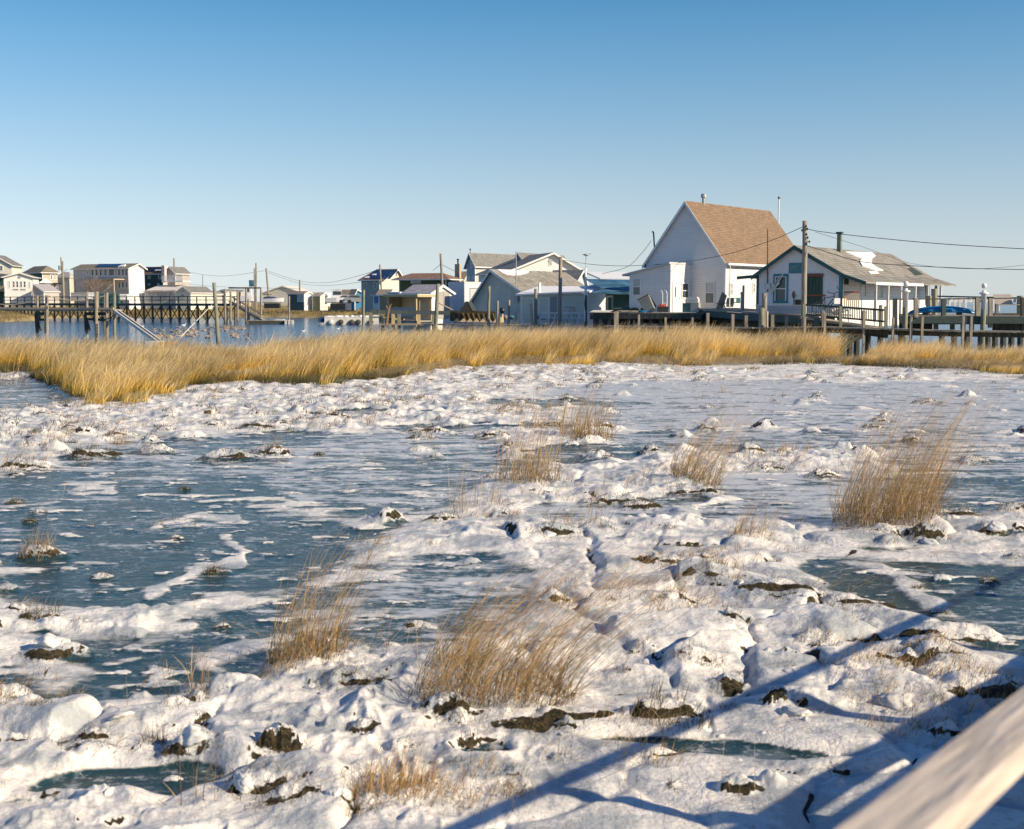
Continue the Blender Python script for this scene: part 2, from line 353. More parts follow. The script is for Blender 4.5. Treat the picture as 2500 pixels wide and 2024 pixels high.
MOUNDS = [(100,1362,62,62,.6,.9),(525,1400,32,26,.6,1),(140,1600,100,55,.8,.9),(108,1515,60,30,.8,1),(945,1275,60,62,.7,.2),(690,1860,80,105,.7,.8),(470,1850,95,90,.7,.8),(330,1790,130,50,.7,0),
 (640,1950,120,70,.7,.9),(1090,1760,90,95,.6,1),(1250,1770,220,60,.5,.9),(1620,1760,120,80,.6,1),(2380,1700,160,80,.6,1),(2250,1620,110,50,.6,1),(2080,1480,110,34,.5,1),(2330,1560,140,60,.6,.9),
 (1950,1720,130,60,.7,.3),(1900,1460,140,55,.6,.9),(2050,1660,110,50,.7,.2),(1740,1430,80,60,.6,.8),(1350,1480,60,60,.6,1),(1630,1390,90,50,.6,.8),(1500,1230,90,40,.6,1),(1690,1205,80,30,.6,.8),
 (1870,1150,60,34,.6,.7),(2010,1165,55,34,.6,.9),(2180,1310,120,34,.6,.6),(2260,1320,60,60,.7,.9),(2420,1310,60,50,.7,1),(2350,1270,50,40,.6,1),(2470,1250,50,40,.6,1),(2370,1130,50,34,.5,.7),
 (1560,1240,60,30,.6,1),(1030,1070,40,26,.6,.6),(1200,1070,50,30,.5,.9),(1240,1010,36,26,.6,.6),(1290,1205,110,22,.6,.3),(1080,1275,50,34,.6,.8),(1360,1310,80,44,.6,.9),(900,1290,60,20,.6,.3),
 (230,1115,70,34,.6,1),(65,1145,70,40,.6,.9),(560,1120,90,40,.6,.8),(380,1105,60,36,.6,.9),(650,1110,60,34,.6,.9),(460,1070,80,30,.6,.5),(620,1050,60,26,.6,1),(300,1070,50,36,.6,.8),(780,1112,16,12,.7,1),
 (2230,1055,30,18,.6,.3),(2150,1030,36,22,.5,.9),(2100,1000,30,15,.6,.3),(2260,985,40,22,.5,.7),(2000,980,26,18,.5,.2),(2310,945,40,12,.5,.2),(1870,920,36,14,.5,.4),(1960,922,40,14,.5,.2),(2210,905,40,12,.5,.3),
 (1740,920,34,12,.5,.2),(2100,915,40,14,.5,.4),(2470,1060,60,20,.5,.1),(2130,1045,34,20,.5,.8),(1250,1950,60,20,.5,.7),(1700,1640,70,60,.6,.9),(560,1690,110,60,.7,.5),(480,1720,40,50,.7,1),(860,1690,110,70,.6,.9),(30,1700,60,50,.7,.6),
 (40,1230,26,16,.6,1),(75,1275,20,18,.6,1),(450,1195,18,12,.6,1),(2240,1440,16,14,.7,1),(2412,1420,26,20,.7,1),(2290,1500,30,14,.7,1),(700,1980,90,60,.7,.8),(900,1990,80,60,.7,.8),(150,1980,60,24,.6,.2),
 (1600,1905,180,24,.6,.2),(1430,1580,150,40,.6,.3),(1560,1660,130,44,.6,.2),(60,1850,140,34,.7,.3),(240,1830,120,34,.7,.6)]
for i, mm in enumerate(MOUNDS): mound(*mm[:5], pe=mm[5], seed=i)
TUSS = []
k = 0
while k < 900:
    px = random.uniform(-300, 2800); py = 905 + 215*random.random()**1.3
    if k > 700: px = random.uniform(-200, 2700); py = random.uniform(1100, 1950)
    c = G(px, py)
    if c.y > belt_front(px) + 1.5: continue
    i = int(np.searchsorted(Yr, c.y)); j = int(np.searchsorted(Uc, c.x/c.y))
    if not (2 < i < NR-2 and 2 < j < NCL-2): continue
    dens = .10 if d[i, j] < 0 else (.75 if (px > 1500 and py < 1120) else 1)
    if random.random() > dens: k += .3; continue
    k += 1
    rw = random.uniform(.10, .34) if py < 1120 else random.uniform(.05, .16)
    sc_ = FP/c.y
    pe = random.choice([0, 0, .6, .9]) if not (px > 1500 and py < 1120) else random.choice([0, 0, .8])
    mound(px, py, rw*sc_, rw*sc_*random.uniform(.5, .95)*(1.5 if px > 1500 else 1.15), random.uniform(.6, .9), pe=pe, seed=int(k), sharp=random.uniform(.8, 1.3))
    TUSS.append((c.x, c.y, rw, pe))
# belt ground and the drop into open water behind it
bf = belt_front(PX); bb = belt_back(PX)
inb = sstep(-1.0, 1.0, YY-bf + .8*fbm(XX*.4, YY*.4, 2, 12))
z = z*(1-inb) + inb*(.10 + .05*fbm(XX, YY, 3, 13)); snow = snow*(1-inb*.85*sstep(-.1, .2, fbm(XX*.5, YY*.3, 3, 14)+.25)); peat = np.maximum(peat, inb*.55)
z = z - sstep(0, 3.5, YY-bb+1.2*fbm(XX*.3, YY*.3, 2, 15))*1.2
# stray steep faces show peat
gy = np.gradient(z, axis=0)/np.gradient(YY, axis=0); gx = np.gradient(z, axis=1)/np.gradient(XX, axis=1)
steep = np.hypot(gx, gy)
pn = fbm(XX*1.6, YY*1.6, 3, 16)
peat = np.maximum(peat, sstep(.65, 1.1, steep)*sstep(.05, .3, pn)*(gy > 0)*sstep(.4, .8, snow))
peat = np.maximum(peat, slabm*(1-crk2)*sstep(.0, .25, pn)*snow)
frost = np.clip(pale*.68 + .10 + (.55*fbm(XX*.45, YY*1.7, 5, 17, .62)) + .42*fbm(XX*2.6, YY*5.5, 4, 18, .65), 0, 1)
for _ in range(2):
    zs = z.copy(); zs[1:-1, 1:-1] = .5*z[1:-1, 1:-1]+.125*(z[:-2, 1:-1]+z[2:, 1:-1]+z[1:-1, :-2]+z[1:-1, 2:]); z = zs
HGT = z.copy()
def ground_z(x, y):
    i = min(max(int(np.searchsorted(Yr, y)), 0), NR-1); j = min(max(int(np.searchsorted(Uc, x/max(y, .1))), 0), NCL-1)
    return float(HGT[i, j])
idx = np.arange(NR*NCL).reshape(NR, NCL)
Q = np.stack([idx[:-1, :-1], idx[:-1, 1:], idx[1:, 1:], idx[1:, :-1]], -1).reshape(-1, 4)
V = np.stack([XX, YY, z], -1).reshape(-1, 3)

def marsh_material():
    m = bpy.data.materials.new('snow ice and peat'); m.use_nodes = True
    N = m.node_tree.nodes; L = m.node_tree.links; b = N['Principled BSDF']
    def at(n): a = N.new('ShaderNodeAttribute'); a.attribute_name = n; return a.outputs['Fac']
    tc = N.new('ShaderNodeTexCoord')
    def noise(s, det=6, sx=1, sy=1, rgh=.6):
        mp = N.new('ShaderNodeMapping'); mp.inputs['Scale'].default_value = (sx, sy, 1); L.new(tc.outputs['Object'], mp.inputs[0])
        n = N.new('ShaderNodeTexNoise'); n.inputs['Scale'].default_value = s; n.inputs['Detail'].default_value = det; n.inputs['Roughness'].default_value = rgh
        L.new(mp.outputs[0], n.inputs['Vector']); return n.outputs[0]
    def mth(op, a, b2=None, c=None):
        n = N.new('ShaderNodeMath'); n.operation = op
        for i, q in enumerate((a, b2, c)):
            if q is None: continue
            if isinstance(q, (int, float)): n.inputs[i].default_value = q
            else: L.new(q, n.inputs[i])
        return n.outputs[0]
    def rng(x, a, b2, c=0., d2=1.):
        n = N.new('ShaderNodeMapRange'); n.inputs[1].default_value = a; n.inputs[2].default_value = b2; n.inputs[3].default_value = c; n.inputs[4].default_value = d2
        n.interpolation_type = 'SMOOTHSTEP'; L.new(x, n.inputs[0]); return n.outputs[0]
    def mix(f, a, b2):
        n = N.new('ShaderNodeMix'); n.data_type = 'RGBA'
        if isinstance(f, float): n.inputs[0].default_value = f
        else: L.new(f, n.inputs[0])
        for i, q in ((6, a), (7, b2)):
            if isinstance(q, tuple): n.inputs[i].default_value = (*q, 1)
            else: L.new(q, n.inputs[i])
        return n.outputs[2]
    sn = at('snow'); pe = at('peat'); fr = at('frost')
    # ice: clear dark grey green under patchy frost, thin pressure lines
    nf = noise(1.5, 10, 1, 2.3, .74); nf2 = noise(7, 8, 1, 1.5, .75)
    fro = rng(mth('ADD', mth('MULTIPLY', fr, 1.0), mth('MULTIPLY', mth('SUBTRACT', nf, .5), 2.0)), .30, .66)
    spk = rng(nf2, .53, .60)
    fro = mth('MAXIMUM', fro, mth('MULTIPLY', spk, rng(fr, .0, .4, .1, .8)))
    clear = mix(noise(1.1, 4), (.005, .036, .066), (.035, .072, .068))
    icec = mix(fro, clear, (.53, .555, .58))
    # snow: slightly dirty, with icy grey translucent patches
    sg = rng(noise(1.7, 7, 1, 1, .6), .40, .62); sg2 = rng(noise(14, 5), .3, .7)
    snc = mix(sg, (.70, .69, .66), (.88, .85, .79))
    snc = mix(mth('MULTIPLY', rng(noise(1.5, 9, 1, 1.5, .62), .47, .60), .8), snc, (.36, .40, .43))
    snc = mix(mth('MULTIPLY', rng(noise(24, 7, 1, 1, .75), .53, .64), .55), snc, (.36, .31, .24))
    vo = N.new('ShaderNodeTexVoronoi'); vo.feature = 'DISTANCE_TO_EDGE'; vo.inputs['Scale'].default_value = .8
    mpv = N.new('ShaderNodeMapping'); nzv = N.new('ShaderNodeTexNoise'); nzv.inputs['Scale'].default_value = 1.5; L.new(tc.outputs['Object'], nzv.inputs['Vector'])
    av = N.new('ShaderNodeVectorMath'); av.operation = 'ADD'; L.new(tc.outputs['Object'], av.inputs[0]); L.new(nzv.outputs[1], av.inputs[1]); L.new(av.outputs[0], vo.inputs['Vector'])
    icec = mix(mth('MULTIPLY', rng(vo.outputs[0], .025, .0), .22), icec, (.40, .46, .50))
    se = rng(mth('ADD', sn, mth('MULTIPLY', mth('SUBTRACT', noise(3.2, 10, 1, 1.8, .7), .5), 1.5)), .24, .70)
    c = mix(se, icec, snc)
    ptc = mix(rng(noise(22, 6), .35, .65), (.014, .015, .010), (.075, .058, .032))
    pm = rng(mth('ADD', pe, mth('MULTIPLY', mth('SUBTRACT', noise(12, 7, 1, 1, .7), .5), 1.7)), .52, .68)
    c = mix(pm, c, ptc)
    L.new(c, b.inputs['Base Color'])
    rg = mth('ADD', mth('MULTIPLY', se, rng(noise(1.5, 9, 1, 1.5, .62), .45, .62, .34, .12)), mth('ADD', .16, mth('MULTIPLY', fro, .25)))
    rg = mth('MAXIMUM', rg, mth('MULTIPLY', pm, .9)); L.new(rg, b.inputs['Roughness'])
    b.inputs['IOR'].default_value = 1.31; b.inputs['Specular IOR Level'].default_value = .32
    L.new(mth('MULTIPLY', mth('MULTIPLY', se, mth('SUBTRACT', 1.0, pm)), .0), b.inputs['Subsurface Weight'])
    b1 = N.new('ShaderNodeBump'); b1.inputs['Distance'].default_value = .05; b1.inputs['Strength'].default_value = .7
    hn = mth('ADD', mth('MULTIPLY', noise(9, 9, 1, 1, .65), mth('ADD', mth('MULTIPLY', se, .9), .12)), mth('MULTIPLY', noise(4, 6, 1, 3.0), .5))
    L.new(hn, b1.inputs['Height']); L.new(b1.outputs[0], b.inputs['Normal'])
    return m
marsh_mat = marsh_material()
marsh = np_mesh('frozen_marsh', V, Q, marsh_mat, {'snow': snow, 'peat': peat, 'frost': frost})
tag(marsh, kind='structure')

# plain frozen ground around the detailed sheet (behind and beside the viewer)
g = MB(); g.box(-60, -40, -.6, 60, 3.55, -.05)
tag(g.build('marsh_ground', mat('packed snow', (.8, .8, .79), var=.08)), kind='structure')
g = MB(); g.box(-70, 3.5, -.9, 70, 60, -.35)
tag(g.build('marsh_bed', mat('dark peat', (.05, .045, .03), var=.2)), kind='structure')

# ------------------------------------------------------------------ open water
def water_material():
    m = bpy.data.materials.new('bay water'); m.use_nodes = True; N = m.node_tree.nodes; L = m.node_tree.links; b = N['Principled BSDF']
    b.inputs['Base Color'].default_value = (.02, .08, .17, 1); b.inputs['Roughness'].default_value = .12; b.inputs['IOR'].default_value = 1.33
    tc = N.new('ShaderNodeTexCoord'); mp = N.new('ShaderNodeMapping'); mp.inputs['Scale'].default_value = (.5, 1.3, 1); L.new(tc.outputs['Object'], mp.inputs[0])
    n = N.new('ShaderNodeTexNoise'); n.inputs['Scale'].default_value = 1.6; n.inputs['Detail'].default_value = 6; L.new(mp.outputs[0], n.inputs['Vector'])
    bp = N.new('ShaderNodeBump'); bp.inputs['Distance'].default_value = .25; bp.inputs['Strength'].default_value = .6; L.new(n.outputs[0], bp.inputs['Height']); L.new(bp.outputs[0], b.inputs['Normal'])
    return m
g = MB(); g.add([(-9000, 50, -.3), (9000, 50, -.3), (9000, 16000, -.3), (-9000, 16000, -.3)], [(0, 1, 2, 3)])
tag(g.build('water', water_material()), kind='structure')

# ------------------------------------------------------------------ grass
def grass_material(name, base, mid, tip, frost=0.0, dark=None):
    m = bpy.data.materials.new(name); m.use_nodes = True; N = m.node_tree.nodes; L = m.node_tree.links; b = N['Principled BSDF']
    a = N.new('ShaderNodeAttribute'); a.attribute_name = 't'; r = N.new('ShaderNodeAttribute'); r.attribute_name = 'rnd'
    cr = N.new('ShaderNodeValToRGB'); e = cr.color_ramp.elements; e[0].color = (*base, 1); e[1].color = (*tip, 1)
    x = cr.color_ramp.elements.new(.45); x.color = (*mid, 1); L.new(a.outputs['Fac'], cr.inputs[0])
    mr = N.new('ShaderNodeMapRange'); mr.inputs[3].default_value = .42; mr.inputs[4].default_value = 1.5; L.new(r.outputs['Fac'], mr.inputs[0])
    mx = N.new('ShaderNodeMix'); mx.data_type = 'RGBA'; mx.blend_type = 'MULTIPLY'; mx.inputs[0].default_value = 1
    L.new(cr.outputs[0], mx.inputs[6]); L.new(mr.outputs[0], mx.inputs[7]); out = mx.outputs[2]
    if frost:
        tc = N.new('ShaderNodeTexCoord'); nz = N.new('ShaderNodeTexNoise'); nz.inputs['Scale'].default_value = 28; L.new(tc.outputs['Object'], nz.inputs['Vector'])
        ad = N.new('ShaderNodeMath'); ad.operation = 'MULTIPLY_ADD'; ad.inputs[1].default_value = -.9; L.new(a.outputs['Fac'], ad.inputs[0]); L.new(nz.outputs[0], ad.inputs[2])
        m2 = N.new('ShaderNodeMapRange'); m2.inputs[1].default_value = .50 - .15*frost; m2.inputs[2].default_value = .58 - .12*frost; L.new(ad.outputs[0], m2.inputs[0])
        fx = N.new('ShaderNodeMix'); fx.data_type = 'RGBA'; fx.inputs[7].default_value = (.8, .8, .8, 1); L.new(m2.outputs[0], fx.inputs[0]); L.new(out, fx.inputs[6]); out = fx.outputs[2]
    L.new(out, b.inputs['Base Color']); b.inputs['Roughness'].default_value = .7
    tr = N.new('ShaderNodeBsdfTranslucent'); L.new(out, tr.inputs['Color'])
    ms = N.new('ShaderNodeMixShader'); ms.inputs[0].default_value = .42; L.new(b.outputs[0], ms.inputs[1]); L.new(tr.outputs[0], ms.inputs[2])
    L.new(ms.outputs[0], N['Material Output'].inputs['Surface'])
    return m
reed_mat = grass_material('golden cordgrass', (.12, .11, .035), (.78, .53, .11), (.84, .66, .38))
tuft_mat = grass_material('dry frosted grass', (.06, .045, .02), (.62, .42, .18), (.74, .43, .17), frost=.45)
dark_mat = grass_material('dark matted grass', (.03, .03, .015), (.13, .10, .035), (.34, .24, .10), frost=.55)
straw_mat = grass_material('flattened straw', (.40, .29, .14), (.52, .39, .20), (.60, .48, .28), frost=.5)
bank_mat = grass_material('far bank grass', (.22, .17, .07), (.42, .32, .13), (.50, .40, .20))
def blades(name, P, H, lean, width, m, segs=3, rnd=None, curl=1.7, parent=None, droop=None):
    n = len(P); t = np.linspace(0, 1, segs+1); ang = RNG.uniform(-.9, .9, n)
    sx = np.cos(ang)*width/2; sy = np.sin(ang)*width/2
    Vs = np.zeros((n, segs+1, 2, 3)); tt = np.zeros((n, segs+1, 2))
    for i, q in enumerate(t):
        cx = P[:, 0]+lean[:, 0]*H*q**curl; cy = P[:, 1]+lean[:, 1]*H*q**curl
        cz = P[:, 2]+H*q*(1 if droop is None else (1-droop*q))
        w_ = 1-.8*q**1.5
        for s_, sg in enumerate((-1, 1)):
            Vs[:, i, s_, 0] = cx+sg*sx*w_; Vs[:, i, s_, 1] = cy+sg*sy*w_; Vs[:, i, s_, 2] = cz
        tt[:, i, :] = q
    b0 = np.arange(n)[:, None]*(segs+1)*2 + np.arange(segs)[None, :]*2
    Qs = np.stack([b0, b0+1, b0+3, b0+2], -1).reshape(-1, 4)
    rr = np.repeat((RNG.random(n) if rnd is None else rnd), (segs+1)*2)
    return np_mesh(name, Vs.reshape(-1, 3), Qs, m, {'t': tt.reshape(-1), 'rnd': rr}, smooth=False, parent=parent)
# the belt of cordgrass between the ice and the creek
NB = 185000
bx = RNG.uniform(-900, 3400, NB); fy = RNG.random(NB)**1.35
f0 = belt_front(bx); b0 = belt_back(bx); by = f0 - 1.0 + (b0-f0+1.0)*fy + RNG.normal(0, .3, NB)
X = (bx-1250)/FP*by; 
keep = fbm(X*.55, by*.55, 3, 101) > -.26 + .5*sstep(2.4, -.4, by-f0)
hole = (np.hypot((bx-2085)/60, (by-b0)/6.0) < 1) | ((bx > 2290) & (by > b0-3.5) & (RNG.random(NB) < .75))            # gap where the walkway piles show
keep &= ~hole
hh = np.interp(bx, [-900, 0, 200, 560, 700, 900, 1150, 1900, 2050, 2200, 2500, 3400], [1.15, 1.15, 1.15, 1.0, 1.25, 1.42, 1.42, 1.38, 1.15, 1.0, .85, .85])
hh = hh*(.74+.55*fbm(X*.35, by*.35, 4, 102)+.22*RNG.random(NB))*(.40+.60*sstep(-.5, 3.0, by-f0+1.2*fbm(X*.8, by*.5, 3, 106)))
ln = np.stack([.42+.22*fbm(X*.3, by*.3, 2, 103)+RNG.normal(0, .24, NB), RNG.normal(-.05, .22, NB)], 1)
cl = perlin(X*3.2, by*2.2, 7); rn = np.clip(.5+.6*fbm(X*.35, by*.35, 3, 104)+.75*cl+RNG.normal(0, .15, NB), 0, 1); ln[:, 0] += .28*perlin(X*2.5, by*2, 8); hh = hh*(1+.22*cl)
P = np.stack([X, by, np.full(NB, .05)], 1)[keep]
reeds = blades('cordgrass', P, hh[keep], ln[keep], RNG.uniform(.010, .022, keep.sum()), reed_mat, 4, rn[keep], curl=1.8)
tag(reeds, 'golden wind-bent cordgrass belt between the ice and the creek', 'grass', kind='stuff')
# flattened straw along the front of the belt
NS = 16000
bx = RNG.uniform(900, 3200, NS); f0 = belt_front(bx); by = f0 - .5 + RNG.random(NS)*2.2; X = (bx-1250)/FP*by
straw = blades('flattened_straw', np.stack([X, by, np.full(NS, .10)+RNG.random(NS)*.15], 1), RNG.uniform(.10, .32, NS), np.stack([RNG.normal(.8, 2.2, NS), RNG.normal(-.9, 1.2, NS)], 1), RNG.uniform(.012, .022, NS), straw_mat, 3)
tag(straw, 'flattened pale straw along the icy edge of the cordgrass', 'grass', kind='stuff')
NS = 15000; bx = np.concatenate([RNG.uniform(-500, 130, NS//3), RNG.uniform(1850, 3000, NS//3), RNG.uniform(480, 1000, NS//3)]); by = belt_front(bx)-.7+RNG.random(len(bx))**1.5*2.2; X = (bx-1250)/FP*by
k_ = fbm(X*.5, by*.4, 3, 140) > -.1; bx = bx[k_]; by = by[k_]; X = X[k_]; n_ = len(X)
o = blades('dark_stubble', np.stack([X, by, np.full(n_, .04)], 1), RNG.uniform(.12, .42, n_), np.stack([RNG.normal(.3, .5, n_), RNG.normal(-.2, .4, n_)], 1), RNG.uniform(.012, .02, n_), grass_material('olive stubble', (.03, .035, .015), (.11, .10, .035), (.30, .24, .10)), 3)
tag(o, 'dark olive stubble at the foot of the cordgrass', 'grass', kind='stuff')
# short dark or frosted grass poking out of the tussocks
pts = []; 
for (x, y, rw, pe) in TUSS:
    n = int(26 if y > 20 else 34) if pe > .5 else (6 if random.random() < .4 else 0)
    a = RNG.uniform(0, 6.28, n); r = rw*np.sqrt(RNG.random(n))*1.0
    for aa, q in zip(a, r): pts.append((x+q*math.cos(aa), y-rw*.35+q*math.sin(aa)*.7, rw))
for mm in MOUNDS:
    if mm[5] < .55: continue
    c = G(mm[0], mm[1]); rx = mm[2]*c.y/FP; n = int(60+240*min(rx, .6))
    for _ in range(n):
        a = random.uniform(0, 6.28); q = math.sqrt(random.random()); pts.append((c.x+rx*q*math.cos(a), c.y-.35*rx+rx*.6*q*math.sin(a), .14))
pts = np.array(pts); zz = np.array([ground_z(a, b) for a, b, _ in pts]); n = len(pts)
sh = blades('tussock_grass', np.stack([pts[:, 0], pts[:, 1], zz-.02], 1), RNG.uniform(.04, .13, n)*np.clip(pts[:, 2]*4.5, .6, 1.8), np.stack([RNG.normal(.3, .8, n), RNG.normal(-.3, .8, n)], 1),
            np.interp(pts[:, 1], [5, 12, 30, 50], [.004, .006, .014, .02]), dark_mat, 2)
tag(sh, 'short dark matted grass poking out of the snowy tussocks', 'grass', kind='stuff')
# brown stubble sown thin over the snow
n = 9500; px_ = RNG.uniform(-200, 2700, n); py_ = np.where(np.arange(n) < 5500, 900+260*RNG.random(n)**1.6, 1150+860*RNG.random(n))
pp = [G(a, b) for a, b in zip(px_, py_)]
pp = [p for p in pp if fbm(np.array([p.x*.5]), np.array([p.y*.35]), 3, 111)[0] > ((.0 if p.x < 8 else .22) if p.y > 17 else .16) and snow[min(NR-1, int(np.searchsorted(Yr, p.y))), min(NCL-1, int(np.searchsorted(Uc, p.x/p.y)))] > .6]
PP = []
for p in pp:
    for _ in range(4 if p.y > 17 else 7): sg_ = .09 if p.y > 17 else .05; PP.append((p.x+random.gauss(0, sg_), p.y+random.gauss(0, sg_)))
PP = np.array(PP); zz = np.array([ground_z(a, b) for a, b in PP]); n = len(PP)
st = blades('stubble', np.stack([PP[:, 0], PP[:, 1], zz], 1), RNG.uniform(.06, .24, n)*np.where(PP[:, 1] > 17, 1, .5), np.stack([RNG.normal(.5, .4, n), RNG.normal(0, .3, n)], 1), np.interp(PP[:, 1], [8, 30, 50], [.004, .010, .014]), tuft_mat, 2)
tag(st, 'thin brown grass stubble scattered over the snow', 'grass', kind='stuff')

n = 900; px_ = RNG.uniform(-100, 2600, n); py_ = 1180+840*RNG.random(n); pp = [G(a, b) for a, b in zip(px_, py_)]
pp = [p for p in pp if d[min(NR-1, int(np.searchsorted(Yr, p.y))), min(NCL-1, int(np.searchsorted(Uc, p.x/p.y)))] > .05]
PP = np.array([(p.x+random.gauss(0, .04*j_), p.y+random.gauss(0, .04*j_)) for p in pp for j_ in range(random.choice([1, 1, 2, 5]))]); zz = np.array([ground_z(a, b) for a, b in PP]); n = len(PP); aa = RNG.normal(-.3, .9, n)
fs_ = blades('fallen_stalks', np.stack([PP[:, 0], PP[:, 1], zz+.01], 1), RNG.uniform(.02, .09, n), np.stack([np.cos(aa)*6, np.sin(aa)*6], 1), RNG.uniform(.003, .0045, n), straw_mat, 4, curl=1.1)
tag(fs_, 'loose straw stalks fallen flat over the near snow', 'straw', kind='stuff')
def tuft(px, py, wpx_, hpx, n, label, lean=.55, m=None, spread=.7, tall=.25, name='grass_tuft', stiff=1.6):
    c = G(px, py); k = c.y/FP; rx = wpx_*k/2; Hh = hpx*k
    n1 = int(n*.36); a = RNG.uniform(0, 6.283, n1); q = np.sqrt(RNG.random(n1)); x = c.x+rx*q*np.cos(a); y = c.y+rx*spread*q*np.sin(a)
    zb = np.array([ground_z(i, j) for i, j in zip(x, y)])
    H = Hh*(.14 + .95*RNG.random(n1)**(2.6 if tall < .3 else 1.9))
    rel = np.clip(H/Hh, 0, 1)
    ln = np.stack([lean*rel**.5 + RNG.normal(0, .75, n1)*(1.15-rel), RNG.normal(0, .6, n1)*(1.1-rel)], 1)
    stiff = RNG.uniform(.9, 2.6, n1)
    o = blades(name, np.stack([x, y, zb-.03], 1), H, ln, RNG.uniform(.0034, .0064, n1)*max(1, c.y/15), m or tuft_mat, 5, curl=stiff)
    return tag(o, label, 'grass tuft', 'dry grass tufts standing in the ice')
tuft(1195, 1728, 430, 430, 2000, 'largest tuft of tall tan grass leaning right in the near snow', lean=1.15)
tuft(1130, 1650, 160, 300, 500, 'tan grass clump at the left end of the largest near tuft', lean=.75)
tuft(745, 1625, 200, 330, 1100, 'tall thin tan tuft beside the blue ice left of the largest tuft', lean=.45)
tuft(2165, 1290, 270, 340, 3300, 'broad upright golden tuft standing alone on the ice at the right', lean=.5, tall=.4)
tuft(1288, 1185, 165, 190, 1000, 'dense boxy tan tuft in the middle of the ice', lean=.2, tall=.4)
tuft(1430, 1075, 140, 130, 800, 'low round brown tuft behind the dense boxy tuft', lean=.3, tall=.35)
tuft(1320, 1055, 120, 110, 260, 'sparse brown stalks between the boxy tuft and the round tuft behind', lean=.3)
tuft(1695, 1185, 130, 190, 900, 'golden tuft leaning right in front of the smooth pale ice', lean=.65, tall=.4)
tuft(1830, 1330, 120, 130, 380, 'small thin golden tuft left of the broad upright tuft', lean=.6)
tuft(1125, 1262, 60, 210, 90, 'few tall thin stalks left of the boxy tuft', lean=.18, tall=.6)
tuft(1200, 1245, 130, 90, 200, 'short wispy stalks in front of the boxy tuft', lean=.2)
tuft(1400, 1300, 180, 120, 190, 'wispy frosted stalks over the snow below the boxy tuft', lean=.2, tall=.5)
tuft(960, 1965, 210, 130, 1000, 'low matted olive tuft between ice blocks at the bottom edge', lean=.2, tall=.2)
tuft(297, 1085, 60, 60, 240, 'small rounded tan tuft on the snow bank at the far left pool', lean=.2)
tuft(240, 1110, 90, 34, 260, 'dark low tuft at the edge of the big left pool', lean=.2, m=dark_mat)
tuft(525, 1405, 55, 40, 220, 'small dark tuft with a snow cap standing alone in the left pool', lean=.1, m=dark_mat)
tuft(105, 1520, 85, 50, 300, 'dark green tuft on the left snow tongue', lean=.1, m=dark_mat)
tuft(95, 1365, 100, 62, 420, 'snowy mound tuft at the left edge of the blue ice', lean=.15)
tuft(490, 1700, 70, 110, 130, 'broken bent stalks in the snow left of the tall thin tuft', lean=.1, tall=.35)
tuft(470, 1990, 140, 190, 40, 'few long single stalks at the bottom left', lean=-.05, tall=.6)
tuft(380, 1830, 60, 70, 240, 'dark green tuft hanging over a white ice block', lean=0, m=dark_mat)
tuft(1640, 1780, 210, 70, 700, 'dark brown mat of grass on an icy hummock above the shadow', lean=.2, m=dark_mat, tall=.15)
tuft(1540, 1450, 140, 32, 900, 'flat golden mat of grass lying on the snow', lean=.9, tall=.2)
tuft(2020, 1425, 260, 40, 600, 'long flattened straw beside the dark green pool', lean=2.2, m=straw_mat, tall=.2)
tuft(1740, 1420, 70, 40, 240, 'curled golden clump on the snow near the flattened straw', lean=.2, m=dark_mat)
tuft(2060, 1495, 90, 26, 420, 'dark olive tuft in a snow hollow near the shadow edge', lean=.3, m=dark_mat)
tuft(2220, 1610, 90, 30, 300, 'olive tuft along the crack between two ice slabs', lean=.3, m=dark_mat)
tuft(2260, 1670, 120, 40, 340, 'trailing grass over the crack inside the shadow', lean=.8, m=dark_mat)
tuft(2340, 1250, 60, 30, 220, 'small dark tuft right of the broad upright tuft', lean=.1, m=dark_mat)
tuft(20, 940, 100, 120, 110, 'wispy dry stalks by the ice at the far left edge', lean=.3, tall=.5)
tuft(250, 1000, 60, 80, 60, 'thin wisps in front of the cordgrass by the left ice', lean=.2, tall=.5)
tuft(1760, 960, 40, 30, 60, 'tiny wisp on the smooth far ice', lean=.3)
tuft(885, 1600, 260, 210, 70, 'few long reddish stalks arching over the blue ice', lean=1.1, tall=.7)

